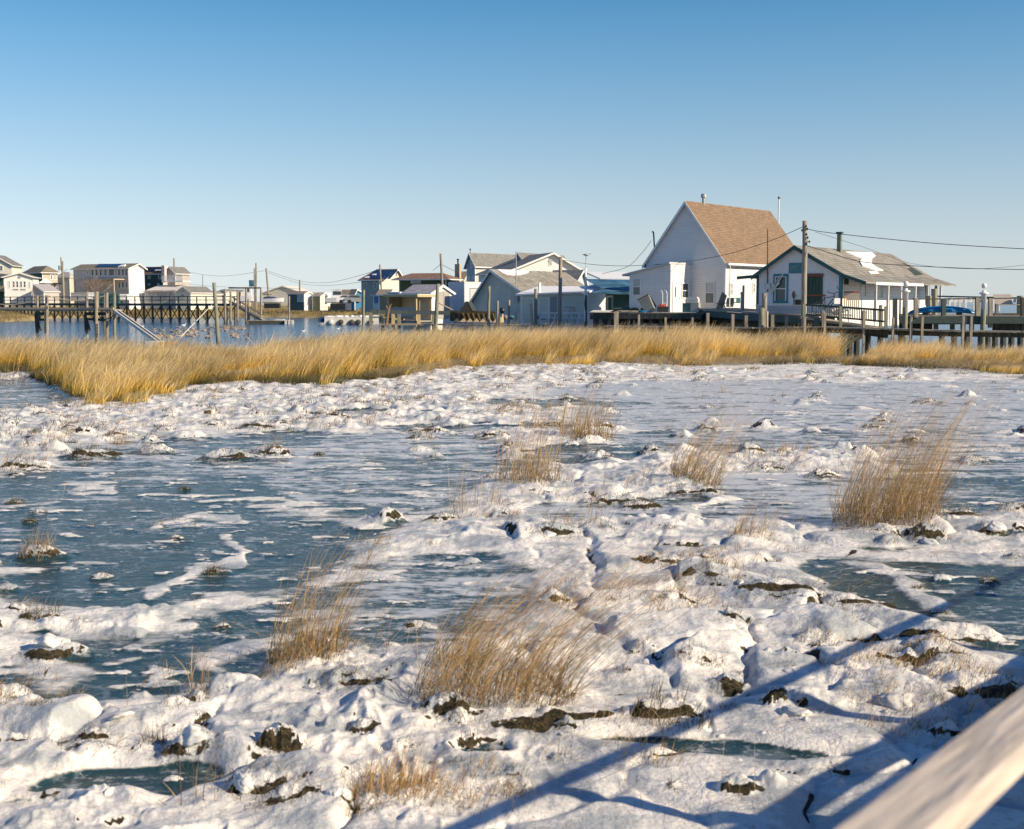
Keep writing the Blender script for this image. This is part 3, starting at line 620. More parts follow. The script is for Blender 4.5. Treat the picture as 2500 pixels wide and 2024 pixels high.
# ------------------------------------------------------------------ broken ice blocks frozen into the snow
iceb = mat('cloudy ice block', (.74, .72, .68), rough=.34, c2=(.48, .51, .53), scale=3, var=.08, bump=.6)
def ice_block(px, py, wpx_, fl, label, seed):
    rg = np.random.default_rng(seed); c = G(px, py); k = c.y/FP; r = wpx_*k*.38; zb = ground_z(c.x, c.y)
    nU, nV = 30, 18; V_ = []; pl = rg.normal(size=(11, 3)); pl[:, 2] = np.abs(pl[:, 2])*.9; pl /= np.linalg.norm(pl, axis=1)[:, None]; dd = rg.uniform(.52, .8, 11)
    for i in range(nV+1):
        for j in range(nU):
            th = math.pi*(.02+.96*i/nV); ph = 2*math.pi*j/nU; n_ = np.array([math.sin(th)*math.cos(ph), math.sin(th)*math.sin(ph), math.cos(th)])
            q = min(1.0, 1.0/max(1e-3, float(np.max(pl@n_/dd)))); V_.append(n_*q)
    V_ = np.array(V_); ns = fbm(V_[:, 0]*3+seed, V_[:, 1]*3+V_[:, 2]*2, 4, seed % 9); ns2 = fbm(V_[:, 0]*8+seed, V_[:, 1]*8-V_[:, 2]*6, 3, 4); V_ = V_*(1+.34*ns+.10*ns2)[:, None]*np.array([r, r*.75, r*fl*.62])
    Q_ = np.array([(i*nU+j, (i+1)*nU+j, (i+1)*nU+(j+1) % nU, i*nU+(j+1) % nU) for i in range(nV) for j in range(nU)])
    o = np_mesh('ice_block', V_, Q_, iceb); o.location = (c.x, c.y, zb-r*fl*.06); o.rotation_euler = (rg.normal(0, .2), rg.normal(0, .2), rg.uniform(0, 6))
    return tag(o, label, 'ice block', 'broken ice blocks lying in the snow')
for i, (a_, b_, c_, f_, l_) in enumerate([(140, 1598, 170, .55, 'largest ice clod beside the left pool'), (470, 1850, 150, .75, 'pale ice block under the hanging dark green tuft'), (690, 1850, 190, .7, 'big bright ice block in the lower left snow'), (1080, 1725, 100, .9, 'ragged ice lump at the foot of the largest tuft'),
    (600, 1965, 120, .6, 'tilted ice slab at the bottom edge left of the matted olive tuft'), (830, 1990, 120, .8, 'ice lump beneath the low matted olive tuft'), (1640, 1480, 90, .6, 'ice block among the flattened straw'), (1830, 1520, 190, .45, 'broad ice slab below the long flattened straw'),
    (1960, 1670, 130, .5, 'smooth ice hump left of the trailing grass'), (2250, 1580, 170, .4, 'flat ice slab over the olive tuft crack'), (1930, 1760, 150, .5, 'low ice hump just above the railing shadow'), (2265, 1330, 80, .8, 'white ice clod right of the broad upright tuft'),
    (2430, 1312, 90, .7, 'grey ice chunk near the right edge behind the pool'), (2330, 1285, 60, .7, 'small ice chunk between the two at the right edge'), (1570, 1262, 90, .6, 'ice block in front of the leaning golden tuft'), (1640, 1755, 90, .9, 'ice lump inside the dark brown mat of grass'),
    (945, 1268, 110, .6, 'lone ice mound at the right end of the left pool'), (2200, 1730, 190, .4, 'shaded ice slab beside the handrail'), (300, 1790, 110, .4, 'low ice swell left of the hanging tuft'), (1690, 1245, 60, .7, 'small bright ice chunk under the leaning golden tuft')]):
    ice_block(a_, b_, c_, f_, l_, 40+i)
for i in range(70):
    px_, py_ = random.uniform(0, 2500), random.uniform(1240, 2000); c_ = G(px_, py_); ii, jj = min(NR-1, int(np.searchsorted(Yr, c_.y))), min(NCL-1, int(np.searchsorted(Uc, c_.x/c_.y)))
    if d[ii, jj] > .15: ice_block(px_, py_, random.uniform(18, 55), random.uniform(.5, .9), 'small broken ice chunk scattered on the near snow', 100+i)

# ------------------------------------------------------------------ houses
class Frame:
    def __init__(s, name, label, cat, px, py, Y, th, group=None):
        s.o = W(px, py, Y); s.th = R(th)
        s.root = empty(name, s.o, s.th, label, cat, group)
        s.ax = Vector((math.cos(s.th), math.sin(s.th), 0)); s.ay = Vector((-math.sin(s.th), math.cos(s.th), 0))
    def loc(s, p): q = p - s.o; return Vector((q.dot(s.ax), q.dot(s.ay), q.z))
    def hit(s, px, py, p0, n):
        c = s.loc(Vector((0, 0, CAMZ))); dd = ray(px, py); dl = Vector((dd.dot(s.ax), dd.dot(s.ay), dd.z)); n = Vector(n)
        t = (Vector(p0)-c).dot(n)/dl.dot(n); return c+dl*t
    def f(s, px, py, y=0): return s.hit(px, py, (0, y, 0), (0, 1, 0))
    def r(s, px, py, x=0): return s.hit(px, py, (x, 0, 0), (1, 0, 0))
def window(fr, face, x0, y0, x1, y1, off=0, frame=None, pane=None, fw=.07, name='window', bars=True, low=None):
    frame = frame or white; pane = pane or glass
    F_ = fr.f if face == 'f' else fr.r
    a = F_(x0, y0, off); b = F_(x1, y1, off); m = MB(); g = MB()
    z0, z1 = sorted((a.z, b.z))
    def bx(M_, u0, u1, v0, v1, d0, d1):
        if face == 'f': M_.box(u0, off-d1, v0, u1, off-d0, v1)
        else: M_.box(off+d0, u0, v0, off+d1, u1, v1)
    u0, u1 = sorted((a.x, b.x)) if face == 'f' else sorted((a.y, b.y))
    bx(m, u0, u0+fw, z0, z1, 0, .05); bx(m, u1-fw, u1, z0, z1, 0, .05); bx(m, u0+fw, u1-fw, z0, z0+fw, 0, .05); bx(m, u0+fw, u1-fw, z1-fw, z1, 0, .05)
    if bars: bx(m, u0+fw, u1-fw, (z0+z1)/2-.025, (z0+z1)/2+.025, .012, .045)
    o = m.build(name, frame, fr.root); bx(g, u0+fw, u1-fw, z0+fw, z1-fw, .004, .014); (g.build('pane', pane, o) if not low else (MB_half(bx, u0+fw, u1-fw, (z0+z1)/2, z1-fw).build('pane', pane, o), MB_half(bx, u0+fw, u1-fw, z0+fw, (z0+z1)/2).build('pane', low, o)))
    return o
def MB_half(bx, u0, u1, v0, v1):
    q = MB(); bx(q, u0, u1, v0, v1, .004, .014); return q
def house(name, label, pc, Yc, th, pl, pr, pyb, pye, apex, kind, mw, mr, group=None, over=.3, cat='house', trim=None, mr_f=None, lowr=None, right_mat=None, length=None, drop=1.0):
    """near corner at photo column pc and distance Yc; front wall runs left to pl, right wall runs back to pr"""
    fr = Frame(name, label, cat, pc, pyb, Yc, th, group); trim = trim or white
    wd = -fr.f(pl, pyb).x; ln = fr.r(pr, pyb).y if length is None else length
    ln = min(max(ln, 1), 40); wd = min(max(wd, 1), 60)
    ze = fr.f(pc, pye).z; zb = -drop
    fr.w, fr.l, fr.ze = wd, ln, ze
    m = MB(); mR = MB() if right_mat else m
    if kind == 'gx':
        ap = fr.f(*apex); xr, zr = ap.x, ap.z; fr.xr = xr; fr.zr = zr
        m.add([(-wd,0,zb),(0,0,zb),(0,0,ze),(xr,0,zr),(-wd,0,ze)], [(0,1,2,3,4)]); m.add([(-wd,ln,zb),(0,ln,zb),(0,ln,ze),(xr,ln,zr),(-wd,ln,ze)], [(4,3,2,1,0)])
        m.add([(-wd,0,zb),(-wd,ln,zb),(-wd,ln,ze),(-wd,0,ze)], [(3,2,1,0)]); mR.add([(0,0,zb),(0,ln,zb),(0,ln,ze),(0,0,ze)], [(0,1,2,3)])
    elif kind == 'gy':
        ap = fr.r(*apex); yr, zr = ap.y, ap.z; fr.yr = yr; fr.zr = zr
        mR.add([(0,0,zb),(0,ln,zb),(0,ln,ze),(0,yr,zr),(0,0,ze)], [(0,1,2,3,4)]); m.add([(-wd,0,zb),(-wd,ln,zb),(-wd,ln,ze),(-wd,yr,zr),(-wd,0,ze)], [(4,3,2,1,0)])
        m.add([(-wd,0,zb),(0,0,zb),(0,0,ze),(-wd,0,ze)], [(0,1,2,3)]); m.add([(-wd,ln,zb),(0,ln,zb),(0,ln,ze),(-wd,ln,ze)], [(3,2,1,0)])
    else:
        m.add([(-wd,0,zb),(0,0,zb),(0,0,ze),(-wd,0,ze)], [(0,1,2,3)]); m.add([(-wd,ln,zb),(0,ln,zb),(0,ln,ze),(-wd,ln,ze)], [(3,2,1,0)])
        m.add([(-wd,0,zb),(-wd,ln,zb),(-wd,ln,ze),(-wd,0,ze)], [(3,2,1,0)]); mR.add([(0,0,zb),(0,ln,zb),(0,ln,ze),(0,0,ze)], [(0,1,2,3)])
    m.build('wall', mw, fr.root)
    if right_mat: mR.build('wall', right_mat, fr.root)
    r = MB(); o = over; tk = .10; tr = MB()
    if kind == 'gx':
        for sx, xe in ((1, 0), (-1, -wd)):
            sl = (zr-ze)/abs(xe-xr); xo = xe+sx*o; zo = ze-sl*o
            r.slab([(xr, -o, zr), (xo, -o, zo), (xo, ln+o, zo), (xr, ln+o, zr)], (0, 0, tk))
            tr.slab([(xr, -o-.002, zr-.14), (xo, -o-.002, zo-.14), (xo, -o-.002, zo+tk*.9), (xr, -o-.002, zr+tk*.9)], (0, -.035, 0))
            tr.box(xo+sx*.002, -o, zo-.06, xo+sx*.04, ln+o, zo+tk*.9)
        fr.rf_p = (0, 0, ze+tk); fr.rf_n = Vector((0, 1, 0)).cross(Vector((xr, 0, zr-ze))).normalized()
    elif kind == 'gy':
        for sy, yy in ((-1, 0), (1, ln)):
            sl = (zr-ze)/abs(yy-yr); yo = yy+sy*o; zo = ze-sl*o
            r.slab([(o, yr, zr), (o, yo, zo), (-wd-o, yo, zo), (-wd-o, yr, zr)], (0, 0, tk))
            tr.slab([(o+.002, yr, zr-.14), (o+.002, yo, zo-.14), (o+.002, yo, zo+tk*.9), (o+.002, yr, zr+tk*.9)], (.035, 0, 0))
            tr.box(-wd-o, yo+sy*.002, zo-.06, o, yo+sy*.04, zo+tk*.9)
        fr.rf_p = (0, 0, ze+tk); fr.rf_n = Vector((1, 0, 0)).cross(Vector((0, yr, zr-ze))).normalized()
    elif kind == 'hip':
        zr = fr.f(*apex, y=ln/2).z; ri = min(wd, ln)/2*.85
        A, B, C_, D = (-wd-o,-o,ze), (o,-o,ze), (o,ln+o,ze), (-wd-o,ln+o,ze)
        if wd >= ln: E, F_ = (-wd+ri, ln/2, zr), (-ri, ln/2, zr); r.add([A,B,C_,D,E,F_], [(0,1,5,4),(1,2,5),(2,3,4,5),(3,0,4),(3,2,1,0)])
        else: E, F_ = (-wd/2, ri, zr), (-wd/2, ln-ri, zr); r.add([A,B,C_,D,E,F_], [(0,1,4),(1,2,5,4),(2,3,5),(3,0,4,5),(3,2,1,0)])
        tr.box(-wd-o, -o-.04, ze-.16, o, -o-.002, ze-.004); tr.box(o+.002, -o, ze-.16, o+.04, ln+o, ze-.004)
    elif kind == 'flat':
        r.box(-wd-o, -o, ze+.003, o, ln+o, ze+.16)
    r.build('roof', mr, fr.root)
    if kind != 'flat': tr.build('roof_trim', trim, fr.root)
    for bb in ((-.12, -.03, .03, -.003), (.003, -.003, .03, .12), (-wd-.03, -.03, -wd+.12, -.003)):
        MB().box(bb[0], bb[1], zb+.01, bb[2], bb[3], ze-.02).build('corner_trim', trim, fr.root)
    return fr
def wins(fr, face, lst, **k):
    for q in lst: window(fr, face, *q, **k)
def on_roof(fr, poly, name, m, th=.05, lift=.004):
    n = fr.rf_n if fr.rf_n.z > 0 else -fr.rf_n
    pts = [fr.hit(x, y, Vector(fr.rf_p)+n*lift, n) for x, y in poly]
    return MB().slab(pts, n*th).build(name, m, fr.root)
def pbox(fr, px0, py0, px1, py1, y, dep, name, m, parent=None):
    a = fr.f(px0, py0, y); b = fr.f(px1, py1, y); return MB().box(a.x, y, a.z, b.x, y+dep, b.z).build(name, m, parent or fr.root)

# --- the tall white house with the brown roof
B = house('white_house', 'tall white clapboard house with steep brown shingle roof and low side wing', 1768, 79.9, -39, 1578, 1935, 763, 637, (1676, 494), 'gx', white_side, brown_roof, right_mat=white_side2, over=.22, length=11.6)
wins(B, 'f', [(1722, 687, 1745, 742)], pane=glassl, low=mat('dim green glass', (.10, .14, .13), rough=.12, var=.1))
wins(B, 'r', [(1779, 690, 1788, 722)], pane=glassl); wins(B, 'r', [(1836, 690, 1843, 715)], pane=glassl)
g = MB(); z_ = B.ze-.22; g.box(.26, -.22, z_-.06, .40, 11.8, z_+.08); g.build('gutter', white, B.root)
g = MB(); p = B.r(1776, 727, .02); q = B.r(1793, 740, .02); g.box(.02, p.y, q.z, .45, q.y, p.z); ac = g.build('air_conditioner', dkteal, B.root)
g = MB(); g.box(.46, p.y+.08, q.z+.06, .475, p.y+.32, p.z-.05); g.build('grille', white, ac)
# chimney vent on the ridge
p = B.f(1718, 497, 2.2); g = MB(); g.lathe((B.xr, 2.2, B.zr-.1), [(0,.11),(.55,.11),(.56,.19),(.78,.17),(.82,.05)], 10); g.build('roof_vent', grey, B.root)
# side wing: shed roof rising to the right, bright right wall with the door
yw = -2.58
xw = B.f(1636, 763, yw).x; xl = B.f(1536, 763, yw).x; zt = B.f(1637, 645, yw).z; zl = B.f(1537, 671, yw).z
g = MB(); g.slab([(xl, yw, -1), (xw, yw, -1), (xw, yw, zt), (xl, yw, zl)], (0, -yw-.003, 0)); wing = g.build('side_wing', white_side, B.root)
g = MB(); sl = (zt-zl)/(xw-xl); g.slab([(xl-.45, yw-.2, zl-sl*.45+.005), (xw+.03, yw-.2, zt+sl*.03+.005), (xw+.03, -.006, zt+sl*.03+.005), (xl-.45, -.006, zl-sl*.45+.005)], (0, 0, .13)); g.build('wing_roof', ltgrey_side, wing)
def wing_window(px0, py0, px1, py1): window(B, 'f', px0, py0, px1, py1, off=yw, pane=glassl, low=MC['dim green glass'])
wing_window(1545, 678, 1565, 722)
o = window(B, 'r', 1664, 690, 1680, 729, off=xw, pane=glass)
a = B.r(1642, 687, xw); b = B.r(1658, 762, xw); g = MB(); g.box(xw+.004, a.y, b.z, xw+.05, b.y, a.z); door = g.build('door', white, B.root)
g = MB(); g.box(xw+.051, a.y+.22, a.z-1.0, xw+.058, a.y+.34, a.z-.35); g.build('door_window', glass, door)
g = MB(); g.ell((xw+.09, b.y-.1, (a.z+b.z)/2-.1), (.04, .04, .04)); g.build('handle', grey, door)
g = MB(); g.tube([B.f(1598, 610, -.1), B.f(1596, 575, -.1), B.f(1595, 566, -.1), B.f(1592, 566, -.1)], .05, 8); mast = g.build('service_mast', black, B.root)
g = MB(); g.tube([(0.33, 0.1, z_), (0.33, 0.1, .05)], .04, 6); g.build('downpipe', white, B.root)

# --- the cottage on the pier
Cc = house('pier_cottage', 'low white stucco cottage with teal trim and patchy snow on its grey roof', 2053, 68.5, -36, 1847, 2190, 757, 668, (1943, 603), 'gx', stucco, pale_roof, trim=dkteal, over=.25, length=15.6, right_mat=white_side2)
# long eaves carried outward to the left and right with a kink
for sx, xe, tip in ((-1, -Cc.w, Cc.f(1801, 679, -.2)), (1, 0, None)):
    zo = Cc.ze-.12; xt = tip.x if tip else 1.5; zt2 = tip.z if tip else Cc.ze-.55
    m_ = MB(); x0 = xe+sx*.2; m_.slab([(x0, -.27, zo), (xt, -.27, zt2), (xt, Cc.l+.6, zt2), (x0, Cc.l+.6, zo)], (0, 0, .09)); m_.build('porch_roof', pale_roof, Cc.root)
    m_ = MB(); m_.slab([(x0, -.275, zo-.08), (xt, -.275, zt2-.08), (xt, -.275, zt2+.1), (x0, -.275, zo+.1)], (0, -.04, 0)); m_.build('porch_trim', dkteal, Cc.root)
wdw = window(Cc, 'f', 1889, 669, 1924, 740, frame=teal, pane=glass, fw=.2)
m_ = MB(); a = Cc.f(1893, 675); b = Cc.f(1920, 735); m_.box(a.x, -.075, a.z, a.x+.05, -.052, b.z); m_.box(b.x-.05, -.075, a.z, b.x, -.052, b.z); m_.box(a.x, -.075, a.z-.05, b.x, -.052, a.z); m_.box(a.x+.05, -.07, (a.z+b.z)/2-.03, b.x-.05, -.052, (a.z+b.z)/2+.03); m_.build('sash', white, wdw)
m_ = MB()
for (x0, y0, x1, y1, r_) in ((1912, 668, 1880, 722, .035), (1905, 672, 1892, 692, .02), (1903, 690, 1888, 705, .05)):
    m_.tube([Cc.f(x0, y0, -.16), Cc.f(x1, y1, -.2)], r_, 6)
m_.build('loose_pipe', offwhite, wdw)
a = Cc.f(1968, 668); b = Cc.f(2008, 742); m_ = MB()
for i in range(5):
    x0 = a.x+(b.x-a.x)*i/5; m_.box(x0+.008, -.06, b.z, a.x+(b.x-a.x)*(i+1)/5-.008, -.004-.004*(i % 2), a.z)
bd = m_.build('boarded_door', mat('dark green boards', (.045, .085, .06), kind='wood', axis='z', var=.3), Cc.root)
for yy in (670, 719): p = Cc.f(1966, yy); q = Cc.f(2012, yy+4); MB().box(p.x, -.11, q.z, q.x, -.062, p.z).build('crossbar', redwood, bd)
a = Cc.f(1927, 642); b = Cc.f(1962, 667)
g = MB(); g.box(a.x, -.05, b.z, b.x, -.004, a.z); sg = g.build('signboard', teal, Cc.root); g = MB(); g.box(a.x+.12, -.062, b.z+.12, b.x-.12, -.051, a.z-.12); g.build('board_panel', mat('faded teal board', (.12, .27, .27), var=.3, scale=3), sg)
MB().box(-.14, -.045, -.6, .045, -.031, Cc.ze-.05).build('corner_board', teal, Cc.root)
wins(Cc, 'r', [(2061, 674, 2070, 695)], frame=dkteal, pane=black); wins(Cc, 'r', [(2100, 683, 2113, 725), (2140, 683, 2154, 730)], pane=glassl); wins(Cc, 'r', [(2192, 682, 2212, 700)], frame=offwhite)
# pleated brackets of the stucco wall base
MB().box(-Cc.w-.02, -.9, -.62, .02, -.62, -.2).build('porch_step', offwhite, Cc.root)
# chimney
g = MB(); zc = Cc.zr-.15; yc = 5.6; g.box(-Cc.w/2+.02, yc, zc, -Cc.w/2+.26, yc+.24, zc+1.15); ch = g.build('chimney', mat('chimney flue', (.16, .19, .16), var=.3), Cc.root)
g = MB(); g.box(-Cc.w/2-.04, yc-.05, zc+1.151, -Cc.w/2+.32, yc+.3, zc+1.24); g.build('chimney_cap', dkteal, ch)
on_roof(Cc, [(2064, 616), (2100, 617), (2128, 618), (2137, 626), (2128, 632), (2127, 645), (2140, 654), (2156, 661), (2140, 662), (2120, 655), (2105, 650), (2098, 640), (2104, 632), (2088, 626)], 'roof_snow', snowm, .06)
on_roof(Cc, [(2118, 664), (2138, 663), (2146, 668), (2125, 669)], 'roof_snow', snowm, .04)
on_roof(Cc, [(2200, 640), (2208, 643), (2230, 655), (2255, 670), (2235, 673), (2222, 662), (2215, 655), (2226, 655), (2212, 648)], 'missing_shingles', mat('bare tarpaper', (.04, .055, .045), var=.3), .012)
# porch posts on the right side
for i, yy in enumerate((1.4, 3.4, 5.6, 8.2, 10.6, 13.2)):
    MB().box(1.36, yy, -.6, 1.48, yy+.12, Cc.ze-.55).build('porch_post', offwhite, Cc.root)
m_ = MB(); m_.box(1.40, 1.2, Cc.ze-.62, 1.53, 9.5, Cc.ze-.46); m_.build('porch_fascia', white, Cc.root)
for yy in (.3, 4.2, 8): MB().box(Cc.f(1807, 690).x, yy, -.6, Cc.f(1807, 690).x+.1, yy+.1, Cc.ze-.6).build('porch_post', wood, Cc.root)
g = MB(); p = Cc.f(1874, 690, -.06); g.tube([Cc.f(1874, 560, -.1), p, Cc.f(1874, 712, -.06)], .035, 6); g.build('service_pipe', rust, Cc.root)
g = MB(); a = Cc.f(1868, 692, -.15); b = Cc.f(1880, 706, -.15); g.box(a.x, -.15, b.z, b.x, -.004, a.z); g.lathe((a.x+.5, -.12, b.z+.1), [(0, .1), (.2, .1)], 8); g.build('electric_meter', offwhite, Cc.root)
# far gable lean-to braces
for q in ((2262, 2268), (2285, 2292)):
    a = W(q[0], 684, 79); b = W(q[1]-6, 745, 79); o = MB().beam(a, b, .14, .14).build('porch_prop', wood); tag(o, 'slanting grey prop under the far end of the cottage roof' if q[0] < 2270 else 'outermost leaning prop at the tip of the cottage roof', 'post', 'props under the cottage roof end')

# --- buildings of the middle distance
Zb = house('lean_to_house', 'low grey clapboard building with snow on its sagging roof', 1433, 93, -22, 1272, 1478, 792, 716, (0, 0), 'none', sage_side, snowm, right_mat=white_side2, cat='building')
a = (-Zb.w-.4, -.3, Zb.ze-.25); g = MB(); zt = Zb.ze
g.slab([(-Zb.w-.3, -.35, zt-.16), (.3, -.35, zt+.05), (.3, Zb.l+.2, zt+.45), (-Zb.w-.3, Zb.l+.2, zt+.5)], (0, 0, .12)); g.build('snowy_roof', snowm, Zb.root)
for (x0, x1) in ((1273, 1304), (1316, 1342)): window(Zb, 'f', x0, 727, x1, 792, frame=white, pane=sage_side, bars=False, fw=.1, name='panel_door')
a = Zb.f(1344, 724); b = Zb.f(1359, 792); MB().box(a.x, -.04, b.z, b.x, -.004, a.z).build('door', tanwood if False else mat('grey door', (.36, .34, .33), var=.1), Zb.root)
Xc = house('grey_cottage', 'grey green cottage with scalloped gable and half snowed pale roof', 1306, 104, -30, 1158, 1352, 790, 732, (1203, 660), 'gx', sage_side, pale_roof, over=.5, length=13)
m_ = MB(); ap = Xc.f(1203, 664, -.02); zz_ = Xc.f(1203, 688, -.02).z; lx = Xc.f(1176, 688, -.02).x; rx = Xc.f(1238, 688, -.02).x
m_.slab([(lx, -.012, zz_), (rx, -.012, zz_), (ap.x, -.012, ap.z-.1)], (0, -.03, 0)); m_.build('gable_panel', mat('pale blue grey boards', (.70, .70, .70), kind='panel', var=.06, scale=.6), Xc.root)
on_roof(Xc, [(1214, 659), (1245, 660), (1292, 662), (1290, 666), (1275, 671), (1255, 673), (1238, 671), (1225, 666)], 'roof_snow', snowm, .06)
a = Xc.f(1258, 722, -.05); b = Xc.f(1266, 737, -.05); MB().box(a.x, -.2, b.z, b.x, -.004, a.z).build('electric_box', grey, Xc.root)
g = MB(); g.tube([W(1260, 695, 103.5), W(1260, 614, 103.5)], [.05, .045], 6); o = g.build('antenna_mast', grey); g2 = MB().box(-.3, -.3, -.2, .3, .3, .2)
tag(o, 'thin grey mast rising from the eave of the grey green cottage', 'mast')
Yh = house('shingled_house', 'house with grey shingle roof dusted by snow and small white gable', 1395, 118, -35, 1330, 1432, 770, 704, (1420, 661), 'gy', ltgrey_side, grey_roofx, over=.25)
on_roof(Yh, [(1324, 663), (1332, 662), (1347, 690), (1357, 706), (1343, 706), (1332, 690)], 'roof_snow', snowm, .05)
Wg = house('white_gable_house', 'large white house with wide low gable and arched window behind the cottages', 1425, 150, 16, 1240, 1436, 760, 664, (1349, 618), 'gx', white_side2, grey_roof, over=.5, length=14, trim=white)
window(Wg, 'f', 1339, 635, 1348, 649, pane=glassl); g = MB(); c_ = Wg.f(1343.5, 633); g.lathe((0, 0, 0), [(0, .25), (.05, .25)], 14); o = g.build('arched_window', glassl, Wg.root); o.location = (c_.x, -.02, c_.z-.2); o.rotation_euler = (R(90), 0, 0)
Dm = house('dormer_house', 'grey roofed house end with small blue grey dormer beside the white gable', 1283, 156, -30, 1255, 1330, 760, 643, (1266, 618), 'gx', mat('blue grey siding', (.36, .42, .50), kind='siding', var=.08), grey_roof, over=.3, length=12)
Vh = house('tall_grey_house', 'tall pale grey house with long grey roof and finial', 1160, 165, -42, 1140, 1270, 760, 644, (1148, 619), 'gx', mat('shade tinted grey siding', (.45, .49, .53), kind='siding', var=.06), grey_roof, right_mat=ltgrey_side, over=.3, length=17)  # front wall's blue shade is put into its siding colour; right wall lighter
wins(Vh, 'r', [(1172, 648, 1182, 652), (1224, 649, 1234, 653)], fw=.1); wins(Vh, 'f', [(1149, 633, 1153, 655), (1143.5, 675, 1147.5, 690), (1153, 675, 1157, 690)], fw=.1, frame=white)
g = MB(); g.tube([(Vh.xr, 0, Vh.zr), (Vh.xr, 0, Vh.zr+.55)], .04, 6); g.ell((Vh.xr, 0, Vh.zr+.55), (.16, .05, .12)); g.build('finial', black, Vh.root)
# blue roofed sheds between the two sides
bl = house('blue_shed', 'dark blue green shed behind the yard beside the white house', 1540, 100, -25, 1475, 1600, 780, 716, (0, 0), 'flat', seagreen, bluet, over=.3, cat='shed')
g = MB(); P4 = [W(1432, 684, 99), W(1540, 686, 97), W(1545, 712, 93), W(1470, 706, 92)]
g.slab(P4, (0, 0, .1)); tp = g.build('tarp_roof', bluet); tag(tp, 'sagging blue tarp canopy left of the white house', 'tarp')
g = MB(); P4 = [W(1430, 668, 112), W(1545, 668, 112), W(1545, 684, 106), W(1465, 683, 106)]; g.slab(P4, (0, 0, .15)); tp = g.build('snowy_roof', snowm); tag(tp, 'snow covered low roof above the blue tarp', 'roof')
g = MB(); P4 = [W(1400, 706, 104), W(1468, 690, 104), W(1545, 706, 103), W(1545, 716, 99), W(1440, 714, 99)]; g.slab(P4, (0, 0, -.1)); tp = g.build('tarp', bluet); tag(tp, 'crumpled blue tarp lying over the yard clutter', 'tarp')
# white trailer
U = house('white_trailer', 'white box trailer with pale grey door near the shack', 1134, 112, -28, 1096, 1186, 775, 692, (0, 0), 'flat', mat('lavender white panel', (.66, .67, .72), var=.04), offwhite, right_mat=white, over=.02, cat='trailer', length=None)
window(U, 'r', 1146, 702, 1174, 770, pane=mat('pale door', (.55, .57, .56), var=.06), frame=grey, fw=.08, bars=False, name='door')
# white storage shed with arched doors
T_ = house('storage_shed', 'white gabled storage shed with arched grey double doors', 1052, 106, -38, 985, 1107, 778, 716, (1079, 697), 'gy', beige_side, mat('lavender grey roofing', (.40, .39, .42), kind='shingle', axis='x', var=.1), right_mat=white, over=.15, cat='shed')
a = T_.r(1068, 712, .01); b = T_.r(1097, 778, .01); cy_ = (a.y+b.y)/2; hw = (b.y-a.y)/2; zt = a.z
g = MB(); pts_ = [(.006, a.y, b.z), (.006, b.y, b.z), (.006, b.y, zt-.3)]+[(.006, cy_+hw*math.cos(t_), zt-.3+.35*math.sin(t_)) for t_ in [math.pi*i/8 for i in range(1, 8)]]+[(.006, a.y, zt-.3)]
g.slab(pts_, (.04, 0, 0)); dd_ = g.build('double_door', mat('greige door', (.42, .40, .36), var=.05), T_.root); g = MB(); g.box(.047, cy_-.012, b.z, .053, cy_+.012, zt); g.build('door_seam', black, dd_)
# open wooden stall
S_ = Frame('wooden_stall', 'open yellow timber stall with flat snow edged roof on pilings', 'stall', 1016, 785, 101, -30)
rt = S_.root; zt = S_.f(1016, 722).z; wl = -S_.f(948, 785).x; dl = min(S_.r(1052, 785).y, 6)
MB().box(-wl-.3, -.2, zt, .3, dl+.2, zt+.14).build('roof', offwhite, rt); MB().box(-wl-.32, -.26, zt-.10, .32, -.203, zt+.1).build('roof_beam', yelwood, rt); MB().box(.303, -.2, zt-.1, .36, dl+.2, zt+.1).build('roof_beam', yelwood, rt)
for (x, y) in ((0, 0), (-wl, 0), (0, dl), (-wl, dl), (-wl*.5, dl)): MB().box(x-.07, y-.07, -.4, x+.07, y+.07, zt-.003).build('post', yelwood, rt)
MB().box(-wl+.1, .05, zt-1.75, -.15, .1, zt-.95).build('front_panel', mat('grey board', (.42, .40, .37), var=.1), rt)
MB().box(-wl+.1, dl-.1, .2, -.1, dl-.03, zt-.01).build('back_wall', beige_side, rt); MB().box(-wl-.1, .1, .1, -wl-.05, dl-.1, zt-.02).build('side_wall', mat('olive boards', (.22, .20, .12), kind='panel'), rt)
MB().box(-wl-.2, -.3, -.05, .3, dl+.3, .08).build('floor', woodh, rt); MB().box(-wl+.1, .12, .3, -.3, .7, .7).build('counter', wood, rt)
for q in range(4): MB().beam((-.2+.07*q, .5, .1), (-.45+.07*q, .9, 1.9), .05, .05).build('leaning_board', tanwood, rt)

# --- far houses left of the middle
Qh = house('solar_house', 'grey house with snow dusted solar panels on its roof', 927, 185, -38, 883, 985, 745, 682, (968, 658), 'gy', mat('slate siding', (.42, .42, .36), kind='siding', var=.06), rust_roof, right_mat=cream, over=.4)
wins(Qh, 'f', [(888, 689, 896, 704), (912, 689, 921, 704)]); wins(Qh, 'r', [(965, 664, 970, 675)])
for i in range(7):
    x0 = 891+i*9; on_roof(Qh, [(x0, 681), (x0+7, 681), (x0+34-i*1.2, 659), (x0+27-i*1.2, 659)], 'solar_panel', solar, .04, .05)
on_roof(Qh, [(890, 680), (900, 680), (903, 676), (893, 677)], 'roof_snow', snowm, .12); on_roof(Qh, [(908, 673), (918, 673), (920, 670), (912, 670)], 'roof_snow', snowm, .12)
Rh = house('brown_roof_house', 'long low dark green house under a rusty brown roof with snow', 1089, 172, -25, 975, 1112, 745, 681, (1030, 667), 'hip', mat('dark olive siding', (.10, .12, .06), kind='siding', var=.15), rust_roof, over=.8)
